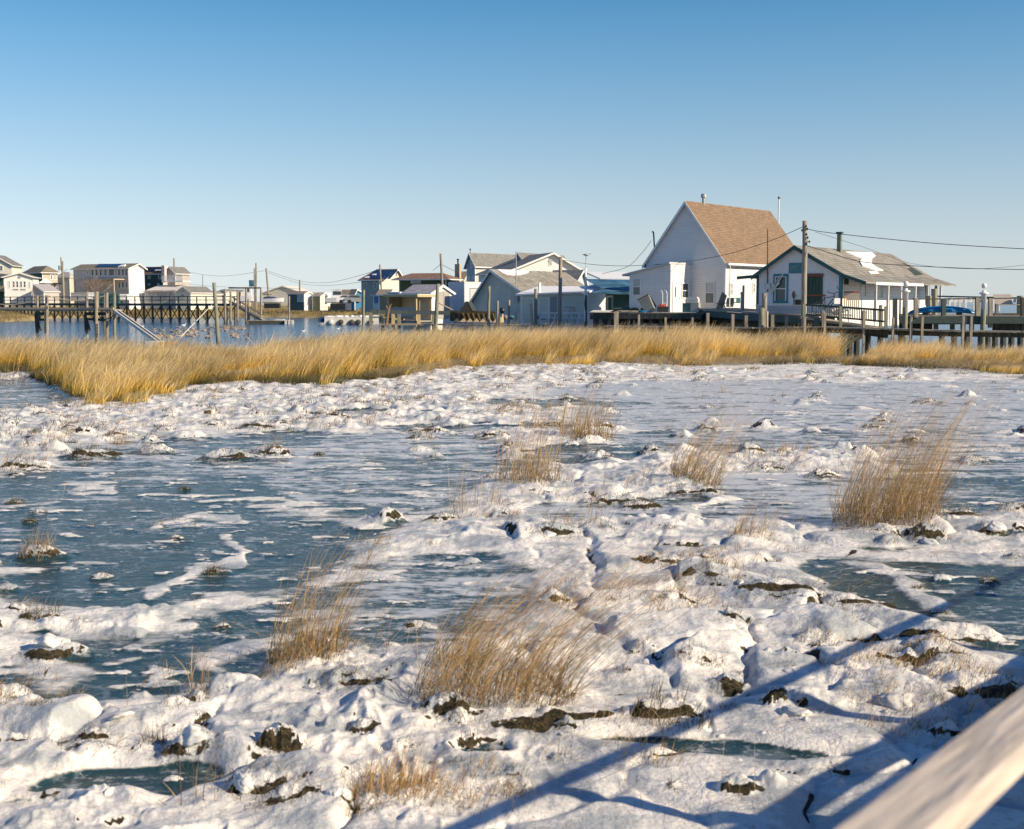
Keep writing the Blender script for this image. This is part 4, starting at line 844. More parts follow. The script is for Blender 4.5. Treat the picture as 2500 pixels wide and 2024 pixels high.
wins(Rh, 'f', [(1003, 684, 1012, 692), (1013, 684, 1020, 692), (1020, 684, 1028, 692)], pane=glassl)
p = W(1026, 676, 176); g = MB(); g.slab([W(1024, 670, 177), W(1058, 668, 178), (W(1052, 674, 175)), W(1034, 677, 174)], (0, 0, .12)); o = g.build('roof_snow', snowm, None); o.parent = Rh.root; o.matrix_parent_inverse = Rh.root.matrix_world.inverted() if False else Matrix.Translation(-Rh.o).to_4x4() if False else (Matrix.Translation(Rh.o) @ Matrix.Rotation(Rh.th, 4, 'Z')).inverted()
tanh = house('tan_house', 'small tan house with stone chimney between the brown roof and the grey house', 1128, 178, -30, 1108, 1150, 745, 688, (1140, 664), 'gy', mat('tan boards', (.50, .42, .28), kind='siding', var=.08), tan_roof, over=.3)
g = MB(); g.box(-.9, -.5, 0, -.1, -.02, tanh.zr+1.1); ch = g.build('chimney', tanwood, tanh.root); g = MB(); g.lathe((-.5, -.26, tanh.zr+1.1), [(0, .12), (.6, .12), (.62, .2), (.75, .2)], 8); g.build('chimney_pipe', black, ch)
wins(tanh, 'f', [(1115, 674, 1123, 686)])
sb = house('blue_door_shed', 'small shed with bright blue door below the solar house', 934, 172, -25, 912, 950, 748, 722, (0, 0), 'flat', offwhite, offwhite, over=.3, cat='shed'); a = sb.f(914, 724); b = sb.f(927, 740); MB().box(a.x, -.05, b.z, b.x, -.004, a.z).build('door', blue, sb.root)
sb2 = house('brown_shed', 'low shed with tan roof in front of the solar house', 950, 168, -30, 925, 962, 748, 716, (955, 708), 'gy', mat('brown boards', (.30, .24, .16), kind='siding'), tan_roof, over=.3, cat='shed')
sb3 = house('blue_panel_shed', 'flat roofed shed with blue side between the stall and the solar house', 975, 150, -25, 946, 985, 760, 716, (0, 0), 'flat', blue, snowm, over=.2, cat='shed')
bl2 = house('blue_garage', 'low blue garage with grey hip roof at the left of the solar house', 866, 236, -35, 863, 886, 745, 716, (870, 707), 'gy', mat('blue boards', (.03, .16, .30), kind='siding'), grey_roofx, right_mat=mat('blue boards2', (.03, .18, .34), kind='siding'), over=.3, cat='garage')
br2 = house('white_garage', 'low white garage with tan roof behind the cabin boat', 864, 240, -30, 826, 870, 745, 716, (868, 708), 'gy', white, tan_roof, over=.3, cat='garage', length=6)
sh1 = house('green_shed', 'dark green shed with a pale roll door on the far shore', 743, 236, -25, 703, 762, 745, 717, (752, 712), 'gy', mat('dark sea green boards', (.05, .12, .12), kind='siding'), mat('brown felt', (.26, .20, .17), kind='shingle', var=.1), right_mat=white, over=.2, cat='shed'); window(sh1, 'f', 726, 718, 742, 737, pane=mat('pale blue door', (.35, .46, .52), kind='siding'), bars=False, name='roll_door')
sh2 = house('tan_shed', 'small olive tan shed on the far shore left of the cabin boat', 782, 236, -30, 763, 800, 745, 722, (792, 715), 'gy', mat('olive tan boards', (.34, .30, .15), kind='siding'), mat('pale tan felt', (.40, .34, .26), var=.1), right_mat=cream, over=.2, cat='shed')
wh = house('white_warehouse', 'long white warehouse with broad pale roof behind the boats', 740, 300, -10, 640, 880, 745, 715, (690, 698), 'gx', cream, mat('pale metal roofing', (.72, .70, .62), kind='panel', scale=.3), over=.3, cat='warehouse', length=9)
wh2 = house('white_boathouse', 'plain white boathouse wall right of the green shed', 775, 262, -20, 745, 800, 745, 716, (760, 714), 'gx', white, snowm, over=.1, cat='boathouse', length=6)
# --- far left houses
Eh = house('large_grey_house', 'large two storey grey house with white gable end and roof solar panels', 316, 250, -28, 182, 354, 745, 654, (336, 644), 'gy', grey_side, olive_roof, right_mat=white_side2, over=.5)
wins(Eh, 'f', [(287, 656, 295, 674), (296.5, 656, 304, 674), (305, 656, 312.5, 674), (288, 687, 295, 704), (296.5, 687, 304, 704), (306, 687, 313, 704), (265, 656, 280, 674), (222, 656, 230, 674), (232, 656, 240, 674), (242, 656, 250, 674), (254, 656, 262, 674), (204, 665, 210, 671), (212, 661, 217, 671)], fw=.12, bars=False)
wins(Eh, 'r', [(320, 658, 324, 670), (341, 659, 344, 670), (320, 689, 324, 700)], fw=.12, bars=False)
on_roof(Eh, [(232, 652), (296, 652), (306, 645), (242, 645)], 'solar_panel', solar, .08, .05); on_roof(Eh, [(288, 653), (304, 651), (308, 647), (296, 649)], 'roof_snow', snowm, .2)
a = Eh.f(184, 683, -2.5); b = Eh.f(282, 680, -2.5); g = MB(); g.box(a.x, -3, a.z-.1, b.x, -.01, a.z+.12); pr = g.build('porch_roof', tanwood, Eh.root)
for q in (a.x+.2, (a.x+b.x)/2, b.x-.2): MB().box(q-.1, -2.9, -1, q+.1, -2.7, a.z-.11).build('porch_post', tanwood, Eh.root)
Fh = house('dark_green_house', 'dark green house with solar roof and white roof terrace', 400, 258, -25, 355, 408, 745, 664, (403, 652), 'gy', dkgreen_side, rust_roof, right_mat=grey_side, over=.3, length=7)
wins(Fh, 'f', [(361, 668, 367, 681), (387, 668, 394, 681), (361, 692, 367, 697), (384, 692, 389, 697)], fw=.12)
on_roof(Fh, [(357, 662), (396, 662), (398, 653), (360, 653)], 'solar_panel', solar, .08, .05); on_roof(Fh, [(378, 662), (394, 662), (394, 659), (382, 659)], 'roof_snow', snowm, .18)
g = MB(); a = Fh.f(396, 690, -.6); b = Fh.f(400, 648, -.6); g.box(a.x, -.7, a.z, b.x+.2, -.02, b.z); g.build('chimney', mat('pink white brick', (.6, .5, .47)), Fh.root)
g = MB(); a = Fh.f(395, 686, -2.5); b = Fh.f(446, 684, -2.5); g.box(a.x, -2.5, a.z-.2, b.x, -.02, a.z); tb = g.build('terrace', white, Fh.root)
g = MB(); zr_ = a.z+1.1; g.box(a.x, -2.5, zr_-.08, b.x, -2.42, zr_)
for i in range(26): xx = a.x+(b.x-a.x)*i/25; g.box(xx-.03, -2.49, a.z+.002, xx+.03, -2.43, zr_-.081)
g.build('balustrade', white, tb); wins(Fh, 'f', [(424, 668, 428, 674), (403, 666, 406, 683)], fw=.12) if False else None
Fg = house('gabled_loft', 'pale grey gabled top storey beside the roof terrace', 430, 258.5, -20, 402, 444, 745, 666, (414, 652), 'gx', mat('pale greige siding', (.45, .42, .38), kind='siding'), grey_roof, over=.3, length=5); wins(Fg, 'f', [(423, 669, 428, 675), (403.5, 666, 406.5, 682), (431-6, 692, 429, 699)], fw=.12)
Ga = house('cream_garage', 'small cream gabled garage with arched window', 466, 246, -18, 430, 474, 745, 713, (448, 700), 'gx', cream, grey_roof, over=.3, cat='garage', length=8); window(Ga, 'f', 441, 718, 450, 723); window(Ga, 'f', 442, 709, 452, 712.5, bars=False)
Gl = house('long_grey_annex', 'long grey single storey annex in front of the dark green house', 430, 250, -18, 356, 440, 745, 712, (0, 0), 'flat', grey_side, mat('pale grey roofing', (.62, .59, .55)), over=.4, cat='house', length=5)
MB().slab([(-Gl.w, .1, Gl.ze+.2), (0, .1, Gl.ze+.2), (0, 4.8, Gl.ze+1.3), (-Gl.w, 4.8, Gl.ze+1.3)], (0, 0, .1)).build('sloped_roof', MC['pale grey roofing'], Gl.root)
wins(Gl, 'f', [(360, 714, 364, 735), (378, 716, 382, 722), (408, 716, 412, 722)], fw=.12, bars=False)
Ch = house('hip_roof_house', 'dark green and beige house with brown hip roof and porch', 106, 262, -48, 62, 143, 745, 665, (92, 650), 'hip', dkgreen_side, olive_roof, right_mat=beige_side, over=.5)
wins(Ch, 'r', [(122, 670, 129, 683), (131, 670, 137, 683)], fw=.14); a = Ch.r(108, 692, 2.2); b = Ch.r(150, 692, 2.2); g = MB(); g.box(.03, a.y, a.z-.1, 2.6, b.y, a.z+.15); pr = g.build('porch_roof', mat('brown porch roof', (.22, .18, .14)), Ch.root)
for q in np.linspace(a.y+.2, b.y-.2, 5): MB().box(2.3, q-.09, -1, 2.48, q+.09, a.z-.11).build('porch_post', white, Ch.root)
g = MB(); g.slab([(2.61, (a.y+b.y)/2-3.2, a.z+.1), (2.61, (a.y+b.y)/2-.2, a.z+.1), (2.61, (a.y+b.y)/2-1.7, a.z+1.1)], (.1, 0, 0)); g.build('porch_gable', white, Ch.root)
g = MB(); g.box(2.3, a.y, 1.0, 2.4, b.y, 1.12)
for q in np.linspace(a.y, b.y, 24): g.box(2.32, q-.03, 0, 2.38, q+.03, .998)
g.build('railing', white, Ch.root)
Bh = house('small_white_house', 'small white gabled house with a row of grid windows at the far left', 83, 250, 14, 13, 86, 745, 676, (48, 666), 'gx', white_side2, grey_roof, over=.45, length=9)
wins(Bh, 'f', [(19, 686, 26, 704), (69, 687, 75.5, 704)], pane=glassl, fw=.1); wins(Bh, 'f', [(30, 686, 37, 702), (38.5, 686, 46, 702), (48, 686, 55, 702), (56.5, 686, 64, 702), (30, 704, 46, 710), (48, 704, 64, 710)], fw=.1)
g = MB(); g.lathe((0, 0, 0), [(0, .3), (.05, .3)], 12); o = g.build('round_vent', grey, Bh.root); c_ = Bh.f(47, 677); o.location = (c_.x, -.02, c_.z); o.rotation_euler = (R(90), 0, 0)
Ah = house('pale_gabled_house', 'tall pale house cut off by the left edge of the view', 32, 275, 8, -60, 37, 745, 646, (-15, 622), 'gx', cream, grey_roof, over=.5, length=9); window(Ah, 'f', -2, 648, 8, 662, fw=.15)
A2 = house('dark_roof_annex', 'dark green house with wooden balcony at the left edge', 12, 262, -10, -60, 14, 745, 676, (-20, 668), 'hip', dkgreen_side, mat('dark slate roof', (.08, .09, .10), kind='shingle', var=.2), over=.6, length=8)
g = MB(); a = A2.f(-60, 712, -1.5); b = A2.f(12, 698, -1.5); g.box(a.x, -1.5, a.z, b.x, -.02, a.z+.2); g.box(a.x, -1.5, b.z-.1, b.x, -1.42, b.z)
for i in range(40): xx = a.x+(b.x-a.x)*i/39; g.box(xx-.05, -1.49, a.z+.2, xx+.05, -1.43, b.z-.1)
g.build('balcony', tanwood, A2.root)
D2 = house('distant_pale_house', 'distant pale house between the hip roof house and the grey house', 172, 320, -20, 143, 184, 745, 676, (150, 664), 'hip', beige_side, mat('pale grey distant roof', (.38, .36, .33)), over=.4)
lowh = house('low_grey_porch', 'low grey sloping porch roof between the white and green houses', 108, 246, -15, 81, 112, 745, 711, (83, 694), 'gx', grey_side, mat('lavender grey porch roof', (.36, .34, .37)), over=.2, length=5)
for i, (pl, pr, pt, Y_, mw_, lb) in enumerate([(466, 492, 712, 262, MC['slate siding'], 'low slate shed right of the cream garage'), (500, 520, 717, 262, grey_side, 'low grey shed behind the tall leaning pile'), (532, 556, 712, 270, cream, 'small cream hut behind the boardwalk end'), (560, 592, 713, 275, tanwood, 'tan fence like hut by the moored work boat')]):
    hh_ = house('hut', lb, pr-3, Y_, -20, pl, pr, 745, pt, ((pl+pr)/2, pt-5), 'gx', mw_, grey_roof, over=.2, cat='hut', length=4, group='low huts along the far shore')

# ------------------------------------------------------------------ far shore land and its grass
SH = np.array([(-700,176),(0,181),(90,196),(140,222),(300,230),(560,232),(730,232),(860,226),(900,196),(960,172),(1060,150),(1150,114),(1330,101),(1540,99),(1575,99)], float)
lp = np.linspace(-700, 1575, 240); lr = np.concatenate([np.linspace(1, 1.35, 46), np.linspace(1.4, 6, 26)])
LP, LR = np.meshgrid(lp, lr); sy = np.interp(LP, SH[:, 0], SH[:, 1]); LY = sy*LR + 3*fbm(LP*.02, LR*3, 3, 120)*(LR < 1.5); LX = (LP-1250)/FP*LY
hi = np.interp(LP, [0, 880, 1050, 1575], [1.55, 1.55, 1.3, 1.0])
LZ = -.5 + (hi+.5)*(.35*sstep(1.0, 1.012, LR)+.65*sstep(1.0, 1.16, LR)) + .12*fbm(LX*.3, LY*.3, 3, 121)
idx = np.arange(LP.size).reshape(LP.shape); Q = np.stack([idx[:-1, :-1], idx[:-1, 1:], idx[1:, 1:], idx[1:, :-1]], -1).reshape(-1, 4)
land = np_mesh('far_bank', np.stack([LX, LY, LZ], -1).reshape(-1, 3), Q, mat('winter bank soil', (.36, .28, .14), c2=(.24, .20, .10), scale=.3, var=.3, rough=.95)); tag(land, kind='structure')
n = 26000; bp = RNG.uniform(-300, 900, n); rr = 1.003+RNG.random(n)**1.2*.16; yy = np.interp(bp, SH[:, 0], SH[:, 1])*rr; xx = (bp-1250)/FP*yy
hi = 1.55; zz = -.5+(hi+.5)*(.35*sstep(1.0, 1.012, rr)+.65*sstep(1.0, 1.16, rr))
o = blades('bank_grass', np.stack([xx, yy, zz-.1], 1), RNG.uniform(.35, .8, n)*(.7+.5*fbm(xx*.1, yy*.1, 2, 122)), np.stack([RNG.normal(.3, .3, n), RNG.normal(0, .3, n)], 1), RNG.uniform(.05, .12, n), bank_mat, 2, np.clip(.5+.9*fbm(xx*.12, yy*.08, 3, 123), 0, 1))
tag(o, 'tan winter grass covering the far bank below the houses', 'grass', kind='stuff')
# low land on the horizon at the right
g = MB(); pr_ = None; xs = np.linspace(600, 3200, 200)
top = 5+3.5*np.abs(fbm(xs*.01, xs*0, 4, 130))+RNG.random(200)*1.5
for i in range(199): g.add([(xs[i], 3300, -.3), (xs[i+1], 3300, -.3), (xs[i+1], 3330, top[i+1]), (xs[i], 3330, top[i]), (xs[i+1], 3500, top[i+1]), (xs[i], 3500, top[i])], [(0,1,2,3),(3,2,4,5)])
tag(g.build('far_shore', mat('hazy far shore', (.10, .14, .13), rough=.95, var=.25, scale=.02)), kind='structure')
for i in range(34):
    px_ = 2238+i*8.3+random.uniform(-3, 3); p = W(px_, 735, 3290+i % 5); s_ = random.uniform(5, 11); hh_ = random.uniform(4, 11)
    g = MB(); g.box(-s_, 0, -1, s_, 12, hh_); g.slab([(-s_-.6, -.5, hh_), (s_+.6, -.5, hh_), (0, -.5, hh_+3)], (0, 13, 0)); o = g.build('shore_house', white if i % 3 else offwhite); o.location = (p.x, p.y, 0)
    tag(o, 'tiny pale house on the low horizon across the bay', 'house', 'tiny houses across the bay')

# ------------------------------------------------------------------ piles and poles
def pole(name, label, cat, px, y0, y1, Y, r, m, lean=0, group=None, top=None, cap=None):
    a = W(px+lean, y0, Y); b = W(px, y1, Y)
    if b.z > -.3 and Y < 260: b.z = min(b.z, .0 if Y > 110 else -.3)
    g = MB(); n_ = 7; P_ = [b.lerp(a, i/(n_-1))+Vector((random.gauss(0, r*.08), random.gauss(0, r*.08), 0)) for i in range(n_)]
    g.tube(P_, [r*(1.08-.14*i/(n_-1)) for i in range(n_)], 10)
    o = g.build(name, m, smooth=False)
    for p_ in o.data.polygons: p_.use_smooth = len(p_.vertices) == 4
    return tag(o, label, cat, group)
gp = 'wooden piles along the creek'
pole('pile', 'tall thick leaning pile standing in the creek before the geese', 'pile', 534, 690, 840, 86, .13, greenwood, lean=-12, group=gp)
pole('pile', 'pile with dark wet lower half left of the wooden stall', 'pile', 885, 708, 800, 92, .10, greenwood, lean=3, group=gp)
pole('pile', 'tall thick pile in front of the storage shed doors', 'pile', 1062, 693, 805, 90, .14, greenwood, lean=7, group=gp)
pole('pile', 'tall pile before the white trailer door', 'pile', 1192, 699, 805, 88, .10, greenwood, lean=2, group=gp)
pole('pile', 'tall green grey pile in front of the lean-to wall', 'pile', 1308, 705, 805, 88, .12, greenwood, lean=0, group=gp)
pole('pile', 'short split pile leaning beside the tall green grey pile', 'pile', 1303, 742, 800, 87, .11, tanwood, lean=-7, group=gp)
pole('pile', 'short pale pile left of the dog like lamp post', 'pile', 1213, 734, 805, 87, .08, wood, lean=2, group=gp)
pole('pile', 'pale pile in front of the grey cottage wall', 'pile', 1239, 732, 805, 87, .09, wood, lean=4, group=gp)
pole('pile', 'low stub pile under the electric box', 'pile', 1256, 762, 800, 87, .09, tanwood, lean=3, group=gp)
pole('pile', 'thin bare pile at the end of the floating dock', 'pile', 706, 723, 788, 168, .12, wood, group=gp)
pole('pile', 'thin post between the goose flock and the leaning pile', 'pile', 514, 808, 838, 86, .05, wood, lean=-1, group=gp)
pole('pile', 'broad pile under the cottage window', 'pile', 1858, 752, 815, 63, .16, greenwood, lean=3, group=gp)
pole('pile', 'ragged snow topped pile left of the cottage window', 'pile', 1867, 716, 815, 64.5, .15, wood, lean=-1, group=gp)
pole('pile', 'slim pale pile beside the broad pile under the window', 'pile', 1873, 760, 815, 62.6, .06, tanwood, group=gp)
gu = 'utility poles and masts'
up = pole('utility_pole', 'weathered utility pole with insulators in front of the pier cottage', 'utility pole', 1963, 539, 815, 64, .14, wood, lean=2, group=gu)
pole('utility_pole', 'plain wooden pole before the grey lean-to building', 'utility pole', 1365, 627, 810, 86, .13, wood, lean=4, group=gu)
mk = pole('mast', 'thin antenna mast with white lower sleeve beside the lean-to building', 'mast', 1431, 622, 706, 88, .035, grey, lean=0, group=gu)
pole('post', 'dark post carrying the white sleeved mast', 'post', 1430, 720, 810, 88, .10, dkwood, group=gu); pole('white_sleeve', 'white pipe sleeve on the post by the lean-to corner', 'pipe', 1430, 655, 722, 88, .09, white, group=None)
pole('white_stub', 'short white vent pipe behind the tall green grey pile', 'pipe', 1317, 690, 725, 95, .11, white)
g = MB(); p = W(1431, 622, 88); g.ell(p, (.2, .1, .08)); g.beam(p+Vector((-.3, 0, .02)), p+Vector((.35, 0, .06)), .04, .04); o = g.build('antenna_head', grey); o.parent = mk
pole('utility_pole', 'tall pole leaning left behind the storage shed', 'utility pole', 1083, 619, 700, 160, .16, wood, lean=-7, group=gu)
pole('utility_pole', 'crooked pole in front of the solar house', 'utility pole', 936, 646, 745, 178, .13, wood, lean=-9, group=gu)
pole('utility_pole', 'tall thin pole behind the gangway, taller of the close pair', 'utility pole', 625, 642, 752, 172, .11, wood, group=gu)
pole('utility_pole', 'tall thin pole behind the gangway, shorter of the close pair', 'utility pole', 621.5, 655, 755, 174, .11, wood, group=gu)
pole('utility_pole', 'distant pole leaning left above the warehouse', 'utility pole', 656, 655, 730, 280, .2, wood, lean=-6, group=gu)
pole('utility_pole', 'distant short pole above the green shed', 'utility pole', 732, 683, 730, 290, .18, wood, group=gu)
pole('utility_pole', 'distant bare pole rising behind the dark green house', 'utility pole', 425, 630, 700, 300, .2, wood, group=gu)
pole('mast', 'thin distant mast right of the cream garage', 'mast', 495, 670, 730, 300, .09, wood, group=gu)
# forked utility pole at left
fk = Frame('forked_pole', 'forked utility pole with transformer and lamp arm beside the hip roof house', 'utility pole', 154, 745, 240, 0, gu); rt = fk.root
L_ = lambda x, y: fk.f(x, y)
MB().tube([L_(156, 750), L_(154, 690), L_(153, 668)], [.28, .24, .22], 8).build('trunk', wood, rt); MB().tube([L_(153, 668), L_(150, 645), L_(149, 628)], [.2, .17, .13], 8).build('spar', wood, rt); MB().tube([L_(153, 670), L_(153, 638)], [.2, .14], 8).build('spar', wood, rt)
MB().tube([L_(155, 668), L_(159, 660), L_(165, 657)], .06, 6).build('lamp_arm', grey, rt); MB().lathe(L_(146, 660), [(0, .3), (.9, .3)], 8).build('transformer', grey, rt)
# insulators on the main pole
for i, (x, y) in enumerate([(1968, 552), (1971, 559), (1969, 572), (1972, 580), (1976, 590), (1969, 596), (1958, 562)]):
    p = W(x, y, 63.8); g = MB(); g.beam(W(1964, y, 64), p, .03, .03); g.ell(p, (.05, .05, .07), 8, 5); o = g.build('insulator', black); o.parent = up
def cable(label, pts, r=.018, name='power_line'):
    P_ = [W(*p) for p in pts]; out = []
    for i in range(len(P_)-1):
        p0 = P_[max(i-1, 0)]; p1 = P_[i]; p2 = P_[i+1]; p3 = P_[min(i+2, len(P_)-1)]
        for k in range(8):
            t = k/8; out.append(.5*((2*p1)+(-p0+p2)*t+(2*p0-5*p1+4*p2-p3)*t*t+(-p0+3*p1-3*p2+p3)*t**3))
    out.append(P_[-1]); return tag(MB().tube(out, r, 5).build(name, wire), label, 'cable', 'overhead cables')
cable('heavy cable sagging from the utility pole across the white house to the left', [(1964, 552, 64), (1880, 588, 68), (1777, 620, 74), (1660, 641, 80), (1540, 649, 86), (1450, 646, 88), (1370, 634, 87)], .017)
cable('upper cable running right from the utility pole across the sky', [(1966, 556, 64), (2000, 565, 62), (2150, 582, 58), (2320, 597, 55), (2560, 611, 52)], .017)
cable('lower cable running right over the cottage roof', [(1966, 598, 64), (2040, 622, 63), (2110, 640, 62), (2230, 649, 60), (2390, 656, 58), (2560, 659, 56)], .016)
cable('thin second cable converging over the bay at right', [(1990, 566, 64), (2110, 604, 64), (2230, 644, 66), (2390, 656, 66), (2560, 640, 66)], .010)
cable('service cable rising to the mast on the white house', [(1470, 668, 92), (1530, 652, 88), (1565, 620, 84), (1590, 588, 82)], .016)
cable('slack cable along the far shore above the sheds', [(655, 662, 280), (732, 686, 290), (800, 690, 250), (880, 672, 200), (930, 655, 178)], .03)
cable('second slack cable along the far shore', [(655, 666, 280), (732, 692, 290), (800, 697, 250), (885, 688, 200)], .03)
cable('long slack cable above the green house and boardwalk', [(429, 657, 300), (500, 671, 300), (560, 673, 290), (652, 660, 280)], .03)
cable('lowest slack cable behind the leaning pile', [(446, 692, 300), (520, 699, 300), (600, 702, 290), (735, 705, 290)], .03)
cable('short cable looping from the brown roof pole', [(1057, 660, 172), (1070, 650, 162), (1077, 645, 160), (1090, 652, 165), (1110, 662, 172)], .03)
# flag pole on the white house
o = MB().tube([W(1900, 560, 92), W(1902, 486, 92)], .05, 8).build('flag_pole', white); tag(o, 'white pole with dark finial behind the brown roof', 'flagpole'); g = MB(); g.ell(W(1902, 483, 92), (.1, .1, .1), 8, 6); q = g.build('finial', black); q.parent = o
tag(MB().tube([W(1887, 536, 92), W(1878, 510, 92)], .03, 6).build('antenna', white), 'short slanted white antenna at the far end of the brown roof', 'antenna')

# ------------------------------------------------------------------ long boardwalk at left
A0 = W(575, 742, 176); dirv = (Vector((-44, 29, 0))).normalized(); LEN = 82.0; zdk = 2.45
bw = empty('long_boardwalk', (A0.x, A0.y, 0), math.atan2(dirv.y, dirv.x), 'long dark boardwalk on crossed piling legs running behind the creek', 'boardwalk'); 
MB().box(0, -.8, zdk-.35, LEN, .8, zdk).build('deck', dkrail, bw)
for s_ in (-1, 1):
    MB().box(0, s_*.8-.05, zdk+.95, LEN, s_*.8+.05, zdk+1.06).build('handrail', dkrail, bw); MB().box(0, s_*.8-.03, zdk+.45, LEN, s_*.8+.03, zdk+.55).build('middle_rail', dkrail, bw)
nb = 0; t = 1.0
while t < LEN:
    g = MB(); g.box(t-.07, -.84, zdk+.002, t+.07, -.72, zdk+.948); g.build('rail_post', dkrail, bw)
    p1 = MB(); 
    for s_ in (-1, 1): p1.beam((t, s_*.78, -1.2), (t, s_*.78, zdk-.352), .17, .17)
    p1.beam((t, -.8, -.2), (t, .8, zdk-.45), .07, .12); p1.beam((t+.09, .8, -.2), (t+.09, -.8, zdk-.45), .07, .12)
    p1.build('trestle', dkwood, bw); nb += 1; t += 1.95
# ------------------------------------------------------------------ near left dock with ropes and gangway
nd = empty('rope_dock', W(200, 757, 100), 0, 'narrow weathered dock on dark piling frames with rope strung between posts', 'dock'); o_ = nd.location
def LL(px, py, Y): return W(px, py, Y)-Vector(o_)
p = LL(-120, 756, 104); q = LL(285, 757, 99)
MB().beam(p, q, 1.5, .14).build('deck', woodh, nd); MB().beam(p+Vector((0, -.8, .12)), q+Vector((0, -.8, .12)), .12, .16).build('edge_log', tanwood, nd)
for (x, y0) in ((91, 721), (212, 712), (238, 712), (256, 715)):
    a = LL(x, y0, 101); b = LL(x, 812, 101); b.z = -2.7; MB().tube([b, a], .11, 8).build('piling', wood, nd)
for (x, y0, m_) in ((114, 721, wood), (234.5, 712, wood), (260.5, 714, wood), (279, 713, greenwood)):
    a = LL(x, y0, 98.5); b = LL(x, 812, 98.5); b.z = -2.7; MB().tube([b, a], .13, 8).build('piling', m_, nd)
for (x0, x1) in ((88, 112), (208, 262)):
    g = MB(); g.beam(LL(x0, 766, 100), LL(x1, 766, 99.5), .3, .25); g.beam(LL(x0, 768, 100), LL(x0+3, 812, 100), .2, .2); g.beam(LL(x1, 768, 99.5), LL(x1, 812, 99.5), .2, .2); g.beam(LL(x0, 779, 100), LL(x1, 781, 99.5), .12, .2); g.beam(LL(x0+3, 776, 100), LL(x0+12, 808, 100), .14, .14); g.build('piling_frame', dkwood, nd)
def sag(a, b, d_, n_=10): return [a.lerp(b, i/n_)+Vector((0, 0, -d_*4*(i/n_)*(1-i/n_))) for i in range(n_+1)]
g = MB(); g.tube(sag(LL(-40, 735, 99), LL(112, 724, 98.4), .45), .035, 5); g.tube(sag(LL(116, 722, 98.4), LL(256, 722, 99), .38), .035, 5); g.tube(sag(LL(117, 723, 98.3), LL(119, 737, 98.3), 0), .04, 5)
for zz_ in (0, .08, .16): g.tube([LL(110, 755, 98.3)+Vector((0, 0, zz_)), LL(118, 753, 98.2)+Vector((0, 0, zz_))], .05, 6)
g.build('rope', rope, nd)
g = MB(); a = W(284, 760, 98); b = W(388, 834, 91)
for s_ in (-.5, .5): g.beam(a+Vector((0, s_, 0)), b+Vector((0, s_, 0)), .10, .24)
o = g.build('gangway', offwhite); tag(o, 'long sloping metal gangway down from the rope dock to the water', 'gangway')
g = MB(); d_ = (b-a); 
for i in range(24): c_ = a+d_*(i+.5)/24; g.beam(c_+Vector((0, -.45, .02)), c_+Vector((0, .45, .02)), .2, .05)
q = g.build('tread', dkwood, None); q.parent = o
g = MB(); c_ = W(384, 838, 88); g.box(c_.x-.6, c_.y-.9, -.35, c_.x+.3, c_.y+.9, c_.z+.15); o = g.build('float', offwhite); g = MB(); g.box(c_.x+.31, c_.y-.9, -.35, c_.x+1.1, c_.y+.9, c_.z+.1); q = g.build('float_end', mat('faded red paint', (.48, .18, .12), var=.2)); q.parent = o; tag(o, 'white and faded red float at the foot of the sloping gangway', 'float')
g = MB(); g.tube([W(517, 745, 90), W(442, 822, 84)], .028, 6); tag(g.build('boom', offwhite), 'thin slanting pale pole left of the leaning pile', 'pole')
# second gangway and floating dock
g2 = Frame('railed_gangway', 'steep railed gangway down to the floating dock behind the geese', 'gangway', 562, 742, 172, 0); LQ = lambda x, y, Y: W(x, y, Y)-g2.o
for s_ in (0, 1.3): MB().beam(LQ(560, 737, 172)+Vector((0, s_, 0)), LQ(640, 783, 170)+Vector((0, s_, 0)), .12, .35).build('stringer', wood, g2.root); MB().beam(LQ(562, 724, 172)+Vector((0, s_, 0)), LQ(640, 769, 170)+Vector((0, s_, 0)), .09, .1).build('handrail', wood, g2.root)
MB().beam(LQ(560, 737, 172)+Vector((0, .65, .1)), LQ(640, 783, 170)+Vector((0, .65, .1)), 1.2, .06).build('walkway', woodh, g2.root)
for i in range(6): a = LQ(564+i*14, 739+i*8, 172); MB().beam(a, a+Vector((0, 0, .8)), .07, .07).build('baluster', wood, g2.root)
for (x, y0, y1) in ((549.5, 705, 790), (563, 710, 790), (580, 712, 788), (601, 704, 790), (607, 730, 785), (637, 702, 782)):
    pole('pile', {549.5: 'pile at the left of the railed gangway head', 563: 'stubby pile directly at the gangway head', 580: 'thin pile behind the gangway slope', 601: 'tall pile carrying the crossbar, left one', 607: 'short pile beside the foot of the gangway', 637: 'tall pile carrying the crossbar, right one'}[x], 'pile', x, y0, y1, 171, .15, wood, group=gp)
tag(MB().beam(W(558, 703, 171), W(638, 703, 171), .2, .2).build('crossbar', dkwood), 'dark crossbar on the tall piles above the gangway', 'beam')
fd = Frame('floating_dock', 'dark floating dock lying low in the creek', 'dock', 606, 784, 166, 0); a = fd.f(606, 784); b = fd.f(707, 791)
MB().box(0, 0, -.5, b.x, 2.4, 0).build('float', dkwood, fd.root); MB().box(-.1, -.05, .002, b.x+.1, 2.45, .1).build('deck', woodh, fd.root)
for i in range(3): MB().box(b.x-.6+i*.45, -.35, -.45, b.x-.3+i*.45, -.06, .15).build('fender', offwhite, fd.root)
